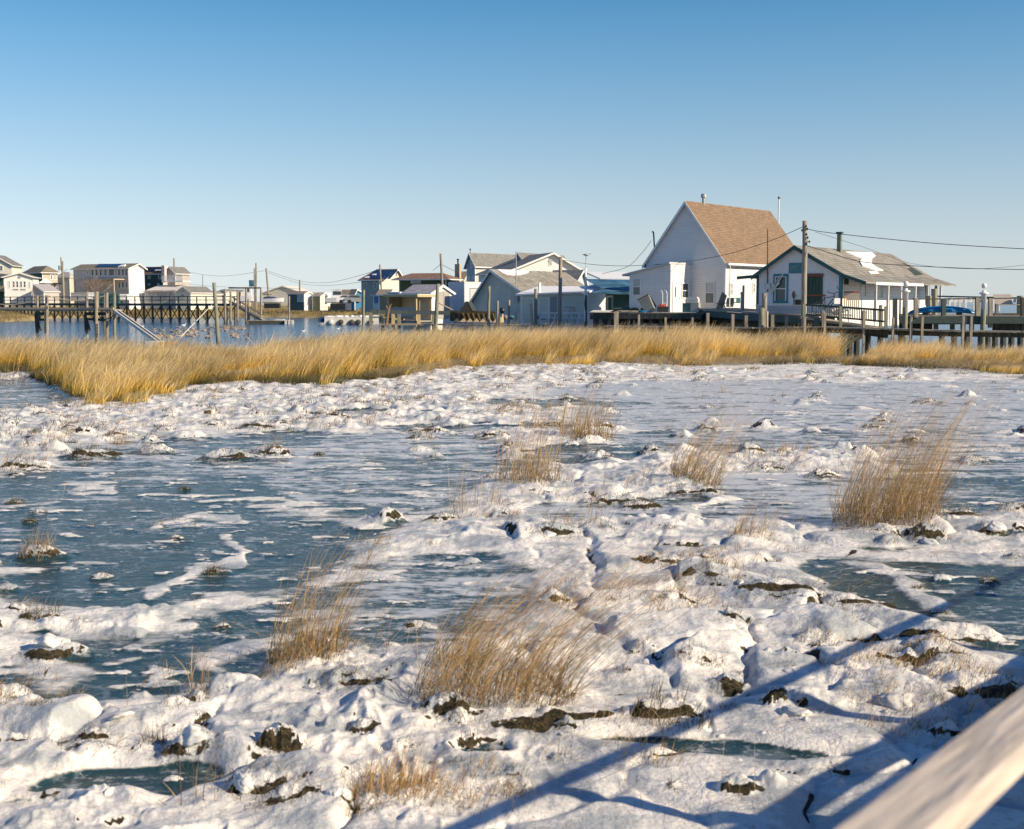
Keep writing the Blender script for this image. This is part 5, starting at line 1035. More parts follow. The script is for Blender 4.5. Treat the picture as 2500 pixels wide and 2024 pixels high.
def hull(fr, px0, px1, py0, py1, m, mdk, name, label, cat, Y, rz=0, extra=None):
    a = W(px0, py1, Y); b = W(px1, py0, Y); L_ = b.x-a.x; H_ = b.z-a.z; r_ = empty(name, ((a.x+b.x)/2, Y, a.z), rz, label, cat); g = MB(); n_ = 12; vs = []
    for i in range(n_+1):
        t = i/n_; hw_ = L_*.15*(1-max(0, (t-.45)/.55)**2.2)+.02; x = -L_/2+L_*t; ze_ = H_*(.82+.18*t*t); zb_ = H_*.25*max(0, t-.6)**1.5
        vs += [(x, -hw_, ze_), (x+(L_*.03 if t > .8 else 0)*-1, -hw_*.72, zb_+H_*.12), (x-(.06*L_*t if t > .8 else 0), 0, zb_), (x-(L_*.03 if t > .8 else 0), hw_*.72, zb_+H_*.12), (x, hw_, ze_)]
    fs = [(i*5+k, i*5+k+1, (i+1)*5+k+1, (i+1)*5+k) for i in range(n_) for k in range(4)]+[(i*5+4, i*5, (i+1)*5, (i+1)*5+4) for i in range(n_)]+[(0, 4, 3, 2, 1)]
    g.add(vs, fs); g.build('hull', m, r_); return r_, L_, H_
h1, L1, H1 = hull(None, 662, 694, 778, 784.5, white, None, 'small_boat', 'small white upturned boat on the floating dock', 'boat', 167)
h1.rotation_euler = (0, 0, R(180))
# moored flat boat / float by the far shore
Mf = Frame('white_barge', 'long low white barge with hanging fenders moored by the far bank', 'barge', 795, 776, 160, 8); a = Mf.f(792, 775); b = Mf.f(925, 783)
MB().box(a.x, 0, -.9, b.x, 3.5, .1).build('hull', SUBSTRATE, Mf.root); MB().box(a.x-.8, .3, -.6, a.x-.01, 3.2, .05).build('dark_bow', navy, Mf.root)
for i, t in enumerate((.12, .3, .5, .62, .85)): g = MB(); g.ell((a.x+(b.x-a.x)*t, -.2, -.55), (.35, .18, .35), 8, 6); g.build('fender', offwhite if i == 0 else dkwood, Mf.root)
g = MB()
for i in range(16): x = a.x+random.uniform(.05, .95)*(b.x-a.x); g.ell((x, random.uniform(.5, 3), .14), (random.uniform(.3, 1.1), .5, random.uniform(.08, .2)), 7, 4)
g.build('snow_heap', snowm, Mf.root)
# boats ashore
bt, Lb, Hb = hull(None, 796, 856, 724, 740, white, None, 'cabin_boat', 'white cabin fishing boat with outboard motor stored ashore', 'boat', 222)
MB().box(-Lb*.22, -Lb*.09, Hb*.8, Lb*.12, Lb*.09, Hb*2.0).build('cabin', white, bt); MB().box(-Lb*.2, -Lb*.095, Hb*1.25, Lb*.13, Lb*.095, Hb*1.8).build('windshield', glass, bt); MB().box(-Lb*.3, -Lb*.1, Hb*2.02, Lb*.15, Lb*.1, Hb*2.12).build('hardtop', white, bt); MB().box(-Lb*.53, -.3, -.2, -Lb*.48, .3, Hb*1.1).build('outboard', dkgrey, bt)
MB().box(-Lb*.3, -.9, -1.2, Lb*.3, .9, -.1).build('trailer', black, bt)
bt, Lb, Hb = hull(None, 638, 694, 727, 739, white, None, 'covered_boat', 'white motor boat under a dark blue cover on the far shore', 'boat', 222); g = MB(); g.ell((-Lb*.12, 0, Hb*.85), (Lb*.32, Lb*.13, Hb*.42), 12, 8); g.build('cover', navy, bt); MB().box(-Lb*.35, -.8, -1, Lb*.3, .8, -.1).build('trailer', black, bt); MB().box(-Lb*.35, -.9, Hb*1.6, -Lb*.1, .9, Hb*1.72).build('bimini', black, bt)
bt, Lb, Hb = hull(None, 588, 628, 718, 738, white, None, 'work_boat', 'white work boat with wheelhouse and blue sail cover behind the gangway', 'boat', 226); MB().box(-Lb*.3, -Lb*.1, Hb*.8, Lb*.15, Lb*.1, Hb*1.9).build('wheelhouse', white, bt); MB().box(-Lb*.2, -Lb*.105, Hb*1.25, Lb*.05, Lb*.105, Hb*1.65).build('window', glass, bt); MB().box(.1, -.3, Hb*1.92, Lb*.3, .3, Hb*2.7).build('sail_cover', bluet, bt)
for i, (px, lb) in enumerate(((853, 'white car parked by the blue garage'), (873, 'silver car parked in front of the solar house'))):
    c = W(px, 741, 214); r_ = empty('parked_car', (c.x, c.y, c.z), R(8), lb, 'car', 'cars parked on the far shore'); g = MB()
    pr = [(-2.2, .3), (2.2, .3), (2.25, .75), (1.5, .95), (.7, 1.0), (.2, 1.45), (-1.3, 1.5), (-2.0, 1.05), (-2.25, .9)]
    g.slab([(x, -.85, z_) for x, z_ in pr], (0, 1.7, 0)); g.build('body', white if i == 0 else grey, r_)
    g = MB(); g.slab([(x, -.87, z_) for x, z_ in ((.55, 1.02), (.15, 1.38), (-1.2, 1.42), (-1.7, 1.05))], (0, 1.74, 0)); g.build('window', glass, r_)
    for x in (-1.4, 1.4):
        for y in (-.88, .75): o = MB().lathe((0, 0, 0), [(0, .34), (.14, .34)], 12).build('wheel', black, r_); o.location = (x, y+.14, .34); o.rotation_euler = (R(90), 0, 0)
for lb, (x0, y0, x1, y1), Y_, m_ in (('grey box container behind the rope dock', (172, 714, 209, 727), 232, grey), ('bright white panel beside the grey container', (213, 714, 232, 724), 233, white), ('dark green skip left of the tall white gable', (240, 717, 290, 737), 234, dkteal), ('white covered boat hull by the grey house', (290, 718, 312, 726), 235, white)):
    a = W(x0, y1, Y_); b = W(x1, y0, Y_); nm = {'grey box container behind the rope dock': 'container', 'bright white panel beside the grey container': 'panel', 'dark green skip left of the tall white gable': 'skip', 'white covered boat hull by the grey house': 'covered_hull'}[lb]
    g = MB(); g.slab([(a.x, Y_, a.z-.6), (b.x, Y_, a.z-.6), (b.x-.15, Y_, b.z), (a.x+.15, Y_, b.z)], (0, 2.2, 0)); g.box(a.x-.05, Y_-.06, b.z-.2, b.x+.05, Y_-.003, b.z-.08); tag(g.build(nm, m_), lb, nm.replace('_', ' '))
# bare tree by the grey house
tr = empty('bare_tree', W(238, 745, 240), 0, 'bare grey branched tree in front of the large grey house', 'tree'); g = MB(); g.tube([(0, 0, -1), (.1, 0, 1.2)], [.22, .16], 7); g.build('trunk', wood, tr)
g = MB(); random.seed(3)
def twig(p, d_, L_, r_, k):
    q = p+d_*L_; g.tube([p, p.lerp(q, .5)+Vector((random.gauss(0, .05), 0, random.gauss(0, .05)))*L_, q], [r_, r_*.8, r_*.6], 4, cap=False)
    if k:
        for _ in range(3 if k > 1 else 2): twig(p.lerp(q, random.uniform(.5, 1)), (d_+Vector((random.gauss(0, .45), random.gauss(0, .45), random.uniform(-.05, .3)))).normalized(), L_*.72, r_*.6, k-1)
for i in range(8): twig(Vector((.1, 0, random.uniform(.8, 1.3))), Vector((random.gauss(0, .55), random.gauss(0, .4), 1)).normalized(), 2.0, .09, 4)
g.build('crown', mat('grey brown twigs', (.30, .24, .20)), tr)

# ------------------------------------------------------------------ birds
bm_ = MB(); bm_.ell((0, 0, .08), (.30, .14, .13), 10, 6); bm_.tube([(.22, 0, .12), (.30, 0, .26), (.33, 0, .36)], [.07, .045, .05], 7); bm_.ell((.37, 0, .38), (.08, .045, .045), 8, 5); bm_.tube([(.43, 0, .375), (.50, 0, .36)], [.025, .008], 5); bm_.tube([(-.26, 0, .12), (-.40, 0, .18)], [.08, .02], 6)
goose = bm_.build('goose', feather, smooth=True); first = True
spots = []
for i in range(86):
    if i < 40: px, py = random.gauss(470, 38), random.gauss(813, 7)
    elif i < 66: px, py = random.gauss(555, 32), random.gauss(803, 4)
    elif i < 78: px, py = random.uniform(370, 440), random.uniform(804, 826)
    else: px, py = random.uniform(540, 610), random.uniform(815, 830)
    spots.append((px, py))
for i, (px, py) in enumerate(spots):
    o = goose if i == 0 else goose.copy()
    if i: col.objects.link(o)
    p = G(px, min(max(py, 798), 832), -.3); o.location = (p.x, p.y, -.33); o.rotation_euler = (0, 0, random.choice([0, math.pi])+random.gauss(0, .6)); s_ = random.uniform(.6, .9); o.scale = (s_, s_, s_)
    tag(o, 'brown goose swimming in the flock on the creek', 'goose', 'geese swimming in the creek')
def bird(px, py, lb, s_=1.0):
    o = goose.copy(); o.data = goose.data.copy(); o.data.materials[0] = featherw; o.name = 'white_bird'; col.objects.link(o); p = G(px, py, -.3); o.location = (p.x, p.y, -.32); o.rotation_euler = (0, 0, .4); o.scale = (s_*.62,)*3; tag(o, lb, 'gull', 'white birds on the creek')
bird(448, 795, 'white bird swimming behind the goose flock', 1.3); bird(348, 797, 'small white bird right of the sloping gangway', .8); bird(741, 809, 'small white bird on open water below the floating dock', .9); bird(826, 803, 'white bird low on the water near the cordgrass', .9)

# ------------------------------------------------------------------ pier decks and clutter at right
pd = empty('house_pier', W(1600, 763, 78), 0, 'weathered timber pier carrying the white house on many posts', 'pier'); oo = Vector(pd.location)
def PL(px, py, Y): return W(px, py, Y)-oo
zt = PL(1600, 763, 77).z
def plat(pts, th, name, m, parent): return MB().slab([Vector(p) for p in pts], (0, 0, -th)).build(name, m, parent)
A_ = [PL(1448, 763, 76), PL(1712, 763, 74), PL(1760, 755, 79), PL(1950, 752, 96), PL(1520, 757, 93)]
for p in A_: p.z = zt
plat(A_, .1, 'deck', woodh, pd)
g = MB(); a = A_[0]+Vector((0, -.06, -.2)); b = A_[1]+Vector((0, -.06, -.2)); g.beam(a, b, .08, .34); g.build('edge_beam', dkwood, pd)
g = MB(); a2 = a+Vector((0, 3, -.05)); b2 = b+Vector((0, 3, -.05)); g.beam(a2, b2, .2, .4); g.build('cross_beam', dkwood, pd)
for x in (1466, 1488, 1534, 1566, 1589, 1614, 1657, 1690): p = PL(x, 766, 76.4); MB().beam(p, Vector((p.x, p.y, -oo.z-.6)), .2, .2).build('post', wood, pd)
for x in (1480, 1520, 1550, 1600, 1640, 1680, 1720): p = PL(x, 766, 84); MB().beam(p, Vector((p.x, p.y, -oo.z-.6)), .25, .25).build('post', dkwood, pd)
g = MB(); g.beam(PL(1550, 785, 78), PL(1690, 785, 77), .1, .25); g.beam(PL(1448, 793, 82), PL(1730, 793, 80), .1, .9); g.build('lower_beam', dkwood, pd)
# sloping walk from white house to cottage
wk = empty('cottage_walk', W(1850, 762, 68), 0, 'broad dark fronted boardwalk running along the cottage front', 'boardwalk'); oo2 = Vector(wk.location)
def PW(px, py, Y): return W(px, py, Y)-oo2
A_ = [PW(1700, 753, 76), PW(2000, 772, 62.5), PW(2080, 768, 66), PW(1790, 751, 80)]
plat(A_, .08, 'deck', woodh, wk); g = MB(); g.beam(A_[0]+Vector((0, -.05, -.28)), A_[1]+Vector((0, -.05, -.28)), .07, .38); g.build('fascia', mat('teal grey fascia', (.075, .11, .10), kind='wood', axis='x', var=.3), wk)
g = MB(); g.beam(A_[0]+Vector((0, 1.5, -1.1)), A_[1]+Vector((1, 2, -1.1)), .1, 1.3); g.build('shade_board', dkwood, wk)  # tall dark board standing in for the shade under the walk
for x, y0 in ((1728, 764), (1789, 767), (1822, 770), (1886, 768), (1921, 772), (1962, 770)):
    p = W(x, y0, 64.5)-oo2; MB().beam(p, Vector((p.x, p.y, -oo2.z-.6)), .16, .16).build('post', wood, wk)
# low front walkway
lw = empty('low_walkway', W(2000, 803, 60), 0, 'low narrow plank walkway on piles just behind the cordgrass', 'walkway'); oo3 = Vector(lw.location)
def PZ(px, py, Y): return W(px, py, Y)-oo3
pts_ = [PZ(1480, 796, 68), PZ(1700, 799, 66), PZ(1850, 801, 63), PZ(2015, 799, 61), PZ(2120, 802, 60), PZ(2300, 807, 59), PZ(2490, 810, 58), PZ(2620, 812, 58)]
for a, b in zip(pts_[:-1], pts_[1:]): MB().beam(a, b, .9, .07).build('plank', woodh, lw); MB().beam(a+Vector((0, .2, -.17)), b+Vector((0, .2, -.17)), .12, .22).build('joist', dkwood, lw)
for i, x in enumerate((1505, 1560, 1625, 1691, 1728, 1789, 1965, 2014, 2110, 2181, 2225, 2252, 2352, 2372)):
    yt = {1505: 760, 1560: 768, 1728: 766, 1789: 768, 2014: 762, 2110: 760, 2225: 772, 2252: 773, 2352: 772, 2372: 770}.get(x, 775)
    Y_ = np.interp(x, [1480, 1850, 2015, 2300, 2500], [67.4, 62.4, 60.4, 58.4, 57.4]); a = W(x, yt, Y_)-oo3
    MB().beam(Vector((a.x, a.y, -oo3.z-.8)), a, .11 if x != 1505 else .26, .11).build('post', wood, lw)
for x in (1940, 1952, 2058, 2075, 2092, 2120, 2150, 2200, 2300, 2330, 2360, 2395, 2412, 2430, 2450, 2470, 2492): 
    a = W(x, 808, 61.5)-oo3; MB().tube([Vector((a.x, a.y, -oo3.z-.9)), a], .15, 7).build('piling', dkwood, lw)
g = MB(); g.beam(PZ(2045, 826, 61), PZ(2100, 812, 61), .14, .2); g.beam(PZ(2048, 845, 61), PZ(2110, 818, 61), .14, .2); g.build('brace', dkwood, lw)
# ramp with balustrade
rp = empty('railed_ramp', W(2060, 785, 62), 0, 'wooden ramp with balustrade sloping down in front of the cottage', 'ramp'); oo4 = Vector(rp.location)
def PR(px, py, Y): return W(px, py, Y)-oo4
a, b = PR(1970, 772, 63.4), PR(2165, 801, 61.2); MB().beam(a+Vector((0, .5, -.06)), b+Vector((0, .5, -.06)), 1.5, .1).build('ramp_deck', tanwood, rp); MB().beam(a+Vector((0, -.3, -.3)), b+Vector((0, -.3, -.3)), .08, .42).build('stringer', dkwood, rp)
t0, t1 = PR(1968, 744, 63.2), PR(2158, 757, 61.3); b0_, b1_ = PR(1968, 768, 63.2), PR(2158, 785, 61.3)
MB().beam(t0, t1, .1, .1).build('top_rail', dkrail, rp); MB().beam(b0_, b1_, .07, .09).build('bottom_rail', dkrail, rp)
n_ = 34
for i in range(n_): p = t0.lerp(t1, (i+.5)/n_); q = b0_.lerp(b1_, (i+.5)/n_); MB().beam(p+Vector((0, 0, -.052)), q+Vector((0, 0, .047)), .035, .045, up=(0, 1, 0)).build('baluster', tanwood if i % 2 else wood, rp)
for x, y0, y1 in ((1963, 742, 812), (2010, 758, 800), (2052, 748, 800), (2108, 758, 812), (2150, 745, 812), (2163, 748, 812)): p = PR(x, y0, 62); q = PR(x, y1, 62); MB().beam(q, p, .14, .14).build('post', greenwood, rp)
# kayak deck at right
kd = empty('kayak_pier', W(2300, 772, 62), 0, 'dark timber pier with open railings on the right holding the blue kayak', 'pier'); oo5 = Vector(kd.location)
def PK(px, py, Y): return W(px, py, Y)-oo5
A_ = [PK(2196, 771, 62), PK(2600, 773, 61), PK(2600, 765, 70), PK(2210, 762, 72)]
for p in A_: p.z = A_[0].z
plat(A_, .12, 'deck', woodh, kd); g = MB(); g.beam(A_[0]+Vector((0, -.05, -.2)), A_[1]+Vector((0, -.05, -.2)), .1, .36); g.build('edge_beam', dkrail, kd)
for (x, y0, y1, Y_, m_) in ((2185, 728, 812, 61.5, greenwood), (2236, 728, 775, 61.8, wood), (2303, 731, 770, 61.8, dkrail), (2386, 726, 772, 61.8, wood), (2418, 728, 800, 61.7, wood), (2497, 726, 812, 61.5, dkwood), (2351, 775, 815, 61.8, dkwood), (2372, 775, 815, 62, wood), (2325, 775, 812, 63, wood), (2285, 775, 812, 63, wood), (2262, 775, 812, 66, dkwood)):
    MB().beam(PK(x, y1, Y_), PK(x, y0, Y_), .19, .19).build('post', m_, kd)
MB().beam(PK(2183, 731, 61.9), PK(2600, 727, 61.9), .12, .06).build('railing', dkrail, kd)
MB().beam(PK(2276, 723, 70), PK(2600, 730, 66), .10, .08).build('railing', dkrail, kd)
for x in (2310, 2318, 2331, 2343, 2357, 2378, 2424, 2438): MB().beam(PK(x, 760, 69.5), PK(x, 727, 69.5), .12, .12).build('post', offwhite, kd)
for x in (2268, 2281, 2490): MB().tube([PK(x, 772, 66), PK(x, 705 if x == 2281 else 722, 66)], .17, 8).build('piling', greenwood, kd)
g = MB(); g.box(PK(2265, 0, 64).x, PK(2265, 0, 64).y, -oo5.z-.2, PK(2600, 0, 64).x, PK(2265, 0, 64).y+.2, -.75) if False else None
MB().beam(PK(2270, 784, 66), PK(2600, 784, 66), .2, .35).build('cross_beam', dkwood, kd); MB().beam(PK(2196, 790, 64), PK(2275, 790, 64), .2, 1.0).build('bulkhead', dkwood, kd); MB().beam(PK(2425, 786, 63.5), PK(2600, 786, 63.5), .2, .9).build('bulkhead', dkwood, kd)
for x, lb in ((2212, 'white ball topped pile beside the cottage porch'), (2403, 'white ball topped pile at the right of the kayak')):
    yb = 687 if x == 2212 else 692; top = W(x, yb+6, 61.3); r_ = empty('ball_post', (top.x, top.y, -.4), 0, lb, 'post', 'white ball topped piles'); ht = top.z+.4
    MB().tube([(0, 0, -.4), (0, 0, ht-1.15)], .125, 12).build('piling', greenwood, r_); MB().lathe((0, 0, ht-1.15), [(0, .128), (.72, .128), (.75, .22), (.82, .22), (.84, .09), (.93, .09)], 14).build('sleeve', white, r_, True); g = MB(); g.ell((0, 0, ht), (.13, .13, .14), 14, 10); g.build('ball', white, r_, True)
# kayak
ky = empty('kayak', W(2300, 768, 62.4), R(-3), 'bright blue kayak lying upside down on the pier', 'kayak'); g = MB(); n_ = 26; Lk = 170*62/FP; vs = []
for i in range(n_+1):
    t = i/n_; w_ = .30*math.sin(math.pi*min(max(t, .0), 1))**.55+.012; hgt = .30*math.sin(math.pi*t)**.45+.02; x = -Lk/2+Lk*t; z0 = .08+.10*abs(2*t-1)**3*-1+.02
    for k in range(9): a_ = math.pi*k/8; rr_ = 1+.06*math.cos(4*a_); vs.append((x, -w_*math.cos(a_)*rr_, z0+hgt*math.sin(a_)**.8*rr_))
g.add(vs, [(i*9+k, i*9+k+1, (i+1)*9+k+1, (i+1)*9+k) for i in range(n_) for k in range(8)]+[(i*9+8, i*9, (i+1)*9, (i+1)*9+8) for i in range(n_)])
g.build('hull', blue, ky, True); MB().box(-.9, -.34, -.02, -.8, .34, .1).build('cradle', dkwood, ky); MB().box(.8, -.34, -.02, .9, .34, .1).build('cradle', dkwood, ky)
# bench at right edge
bn = empty('bench', W(2455, 764, 66), R(-6), 'weathered wooden bench with pale slatted back at the right end of the pier', 'bench')
MB().slab([(-.45, .3, .45), (.45, .3, .45), (.38, .45, 1.0), (-.55, .45, 1.0)], (0, .04, 0)).build('backrest', mat('pinkish pale boards', (.56, .47, .42), kind='siding', var=.1), bn); MB().box(-.5, -.2, .42, .9, .3, .47).build('seat', woodh, bn)
for x in (-.45, .85):
    for y in (-.18, .26): MB().box(x-.035, y-.035, -.05, x+.035, y+.035, .419).build('leg', wood, bn)
# things on the decks
def at(px, py, Y): p = W(px, py, Y); return p
r_ = empty('wheeled_bin', at(1590, 762, 76.5), R(20), 'grey wheeled bin tipped over on the white house deck', 'bin'); r_.rotation_euler = (0, R(-28), R(-15))
g = MB(); g.slab([(-.28, -.3, 0), (.28, -.3, 0), (.36, -.36, 1.0), (-.36, -.36, 1.0)], (0, .62, 0)); g.build('body', MC['dark grey plastic'] if False else mat('mid grey plastic', (.22, .23, .22), rough=.5), r_); o = MB().slab([(-.4, -.4, 1.02), (.4, -.4, 1.02), (.4, .3, 1.02), (-.4, .3, 1.02)], (0, 0, .05)).build('rim', dkgrey, r_); o = MB().slab([(-.37, .31, 1.0), (.37, .31, 1.0), (.37, .75, .2), (-.37, .75, .2)], (0, .04, 0)).build('lid', black, r_)
for s_ in (-.33, .3): o = MB().lathe((0, 0, 0), [(0, .13), (.05, .13)], 12).build('wheel', offwhite, r_); o.location = (s_, -.3, .05); o.rotation_euler = (0, R(90), 0)
r_ = empty('tool_crate', at(1618, 762, 76), 0, 'black crate of red tools beside the wheeled bin', 'crate'); MB().slab([(-.3, -.2, 0), (.3, -.2, 0), (.36, -.2, .34), (-.36, -.2, .34)], (0, .4, 0)).build('box', black, r_)
for i in range(5): MB().beam((-.25+i*.12, 0, .3), (-.2+i*.1, .05, .45+.05*(i % 2)), .08, .07).build('tool', red, r_)
r_ = empty('gas_grill', at(1688, 762, 75.5), R(-20), 'grey gas grill on a box cabinet in front of the white house', 'grill'); MB().box(-.5, -.28, 0, .0, .28, .55).build('cabinet', seagreen, r_); MB().box(.003, -.3, 0, .5, .3, .56).build('cabinet', mat('pale khaki paint', (.42, .42, .36)), r_); g = MB(); g.slab([(-.25, -.25, .58), (.45, -.25, .58), (.45, -.25, .78), (.36, -.25, .92), (-.16, -.25, .92), (-.25, -.25, .78)], (0, .5, 0)); g.build('hood', offwhite, r_); MB().tube([(-.1, -.3, .7), (.3, -.3, .7)], .02, 6).build('handle', grey, r_)
r_ = empty('folding_chair', at(1762, 757, 76), R(-60), 'dark folding chair at the corner of the white house', 'chair'); MB().beam((-.3, 0, .0), (.25, 0, 1.0), .5, .04, up=(0, 1, 0)).build('backrest', dkgrey, r_); MB().box(-.25, -.25, .4, .3, .25, .44).build('seat', dkgrey, r_)
for y in (-.22, .22): MB().beam((.3, y, 0), (-.25, y, .4), .03, .03).build('leg', grey, r_)
r_ = empty('pool_ladder', at(1621, 763, 78), 0, 'curved pale metal ladder rails standing on the deck', 'ladder')
for x in (-.1, .18): g = MB(); g.tube([(x, 0, -.1), (x, 0, 1.2), (x-.05, .1, 1.36), (x-.15, .25, 1.38)], .028, 7); g.build('rail', white, r_)
for z_ in (.3, .6): MB().beam((-.1, 0, z_), (.18, 0, z_), .03, .03).build('rung', white, r_)
r_ = empty('dark_tarp_pile', at(1548, 762, 77.5), 0, 'heap of dark green tarp and bags on the deck', 'tarp'); g = MB()
for i in range(9): g.ell((random.uniform(-.7, .9), random.uniform(-.2, .3), .12), (random.uniform(.2, .5), .3, random.uniform(.12, .3)), 9, 6)
g.build('heap', mat('dark green tarp', (.025, .05, .035), rough=.5), r_)
r_ = empty('timber_frame', at(1500, 762, 82), R(-10), 'yellow timber frame and bench in the yard left of the white house', 'frame'); MB().box(-.55, 0, 0, -.42, .15, 1.1).build('upright', yelwood, r_); MB().box(-.42, 0, .97, -.1, .15, 1.1).build('top_piece', yelwood, r_); MB().box(-.2, 0, 0, -.1, .15, .96).build('upright', wood, r_); MB().box(-.09, 0, .2, 1.3, .3, .3).build('bench_plank', yelwood, r_)
for i, (x, m_, lb) in enumerate(((1480, offwhite, 'pale planks stacked at the left end of the house deck'), (1530, woodh, 'grey planks stacked left of the dark tarp heap'), (1570, blue, 'flat blue sheet lying by the wheeled bin'))):
    g = MB(); p = at(x, 762, 75.6)
    for k in range(3): g.box(-1.0+.1*k if i < 2 else -.3, -.3+.22*k, 0, .9-.12*k if i < 2 else .3, -.1+.22*k, .05+.03*k)
    o = g.build('plank_stack' if i < 2 else 'plastic_sheet', m_); o.location = p; tag(o, lb, 'planks' if i < 2 else 'sheet')
g = MB(); g.tube([(0, 0, 0), (0, 0, .95)], .06, 8); g.ell((0, 0, 1.0), (.09, .09, .09)); o = g.build('standpipe', mat('pale blue pipe', (.35, .5, .58))); o.location = at(1810, 757, 74); tag(o, 'pale blue standpipe in front of the shaded house wall', 'pipe')
# bicycle
bc = empty('bicycle', at(2020, 768, 64.4), R(8), 'old dark bicycle with raised handlebars parked on the cottage walk', 'bicycle')
for x, s_ in ((-.5, 1), (.5, 1)):
    g = MB(); g.tube([(x+.33*math.cos(t_), 0, .34+.33*math.sin(t_)) for t_ in [2*math.pi*k/20 for k in range(21)]], .022, 6, cap=False); wl_ = g.build('wheel', black, bc)
g = MB(); 
for a, b in (((-.5, 0, .34), (-.18, 0, .85)), ((-.18, 0, .85), (.36, 0, .95)), ((-.1, 0, .35), (.36, 0, .88)), ((-.5, 0, .34), (-.1, 0, .35)), ((-.1, 0, .35), (-.2, 0, .98)), ((.5, 0, .34), (.36, 0, .95)), ((.36, 0, .95), (.34, 0, 1.1))): g.tube([a, b], .025, 6)
g.build('frame', black, bc); g = MB(); g.tube([(.34, -.32, 1.5), (.5, -.3, 1.2), (.34, 0, 1.1), (.1, .28, 1.15), (.15, .3, 1.3)], .02, 6); g.build('handlebar', black, bc); g = MB(); g.ell((-.22, 0, 1.0), (.17, .08, .045)); g.build('saddle', black, bc); MB().box(.3, -.15, .55, .62, .15, .85).build('basket', white, bc)
# shovel, buckets at the wall, bags
r_ = empty('paddle', at(1938, 764, 67), 0, 'dark round bladed paddle leaning on the cottage wall', 'paddle'); MB().tube([(0, 0, 0), (0, .03, .8)], .03, 6).build('shaft', black, r_); g = MB(); g.ell((0, .04, .98), (.11, .03, .22)); g.build('blade', black, r_)
r_ = empty('black_bin', at(1952, 764, 67), 0, 'black bin against the cottage wall beside the paddle', 'bin'); MB().lathe((0, 0, 0), [(0, .22), (.7, .27), (.72, .29)], 12).build('body', black, r_); MB().tube([(-.15, 0, .7), (-.15, .02, 1.0)], .015, 5).build('handle', black, r_)
r_ = empty('long_bench', at(1915, 766, 65.6), R(-33), 'long low pale grey box bench along the cottage front', 'bench'); MB().box(-1.6, 0, 0, 1.1, .35, .42).build('seat_box', mat('pale blue grey boards2', (.42, .46, .52), kind='siding', scale=.7), r_)
MB().box(-1.65, -.02, .423, 1.15, .4, .47).build('seat', offwhite, r_)
for i in range(6):
    g = MB(); g.ell((0, 0, .14), (random.uniform(.14, .3), .2, random.uniform(.12, .22)), 10, 6); o = g.build('white_bag', offwhite, None, True); o.location = at(2028+i*7, 764-(i % 2)*3, 64.8); tag(o, 'white bundle among the heap behind the ramp balustrade', 'bag', 'white bundles behind the ramp')
r_ = empty('porch_fence', at(2060, 757, 68.2), 0, 'short tan slatted porch fence at the right corner of the cottage', 'fence'); MB().box(0, 0, .95, .85, .06, 1.03).build('rail', redwood, r_)
for i in range(8): MB().box(.02+i*.11, .01, 0, .07+i*.11, .05, .948).build('slat', tanwood, r_)
# stall side: dock fence, pallet wall, upturned skiff, deck
ld = empty('stall_dock', W(1000, 785, 98), 0, 'low timber dock with rail in front of the wooden stall', 'dock'); oo6 = Vector(ld.location)
def PD(px, py, Y): return W(px, py, Y)-oo6
MB().beam(PD(903, 761, 98), PD(1100, 764, 96), .1, .3).build('rail', greenwood, ld)
for x in (905, 934, 960, 974, 1022, 1058): a = PD(x, 763, 98); MB().beam(Vector((a.x, a.y, -oo6.z-.6)), a, .26, .26).build('post', yelwood if x in (960, 1022) else greenwood, ld)
MB().beam(PD(930, 792, 98), PD(1110, 792, 97), 1.2, .12).build('deck', tanwood, ld); MB().beam(PD(905, 774, 98), PD(975, 774, 98), .1, .12).build('rail', greenwood, ld)
MB().beam(PD(1080, 792, 95), PD(1330, 795, 92), 1.6, .12).build('deck', woodh, ld)
pf = empty('pallet_wall', W(1150, 779, 95), 0, 'dark olive pallet wall along the dock before the trailer', 'fence'); oo7 = Vector(pf.location); a = W(1099, 760, 95)-oo7; b = W(1210, 762, 94.5)-oo7
MB().beam(a+Vector((0, 0, -.35)), b+Vector((0, 0, -.35)), .08, .8).build('panel', mat('dark olive boards', (.07, .06, .03), kind='panel', scale=.5), pf)
for i in range(9): p = a.lerp(b, (i+.5)/9)+Vector((0, -.08, -.1)); MB().beam(p, p+Vector((.25, 0, -.75)), .12, .05, up=(0, 1, 0)).build('slat', mat('brown slat', (.16, .12, .06), kind='wood', axis='z'), pf)
for i in range(7): p = a.lerp(b, (i+.5)/7)+Vector((0, -.3, -.8)); MB().slab([p, p+Vector((.55, 0, 0)), p+Vector((.3, 0, .3))], (0, .1, 0)).build('brace', tanwood, pf)
sk = empty('upturned_skiff', W(1145, 760, 93.5), R(10), 'dark upturned plastic skiff leaning on the pallet wall', 'skiff'); g = MB(); g.slab([(-.75, 0, 0), (.6, 0, 0), (.25, 0, .72), (-.15, 0, .75)], (0, .8, 0)); g.build('hull', black, sk); MB().slab([(-.12, -.012, .74), (.24, -.012, .70), (.58, -.012, .02), (.25, -.012, .05)], (0, -.03, 0)).build('seat_panel', dkgrey, sk)
r_ = empty('lantern_post', W(1226, 790, 90), 0, 'small dark hooded figure like post lantern on the dock', 'post lantern'); MB().tube([(0, 0, 0), (0, 0, .7)], [.12, .09], 8).build('post', yelwood, r_); g = MB(); g.ell((0, 0, .95), (.2, .2, .24)); g.build('hood', black, r_)
r_ = empty('white_table', W(1360, 790, 89), R(-5), 'white picnic table and benches on the dock before the lean-to', 'picnic table'); 
MB().box(-1.6, -.2, .72, 2.1, .35, .8).build('table_top', white, r_); MB().box(-1.3, -.75, .38, 1.8, -.5, .44).build('bench_seat', white, r_)
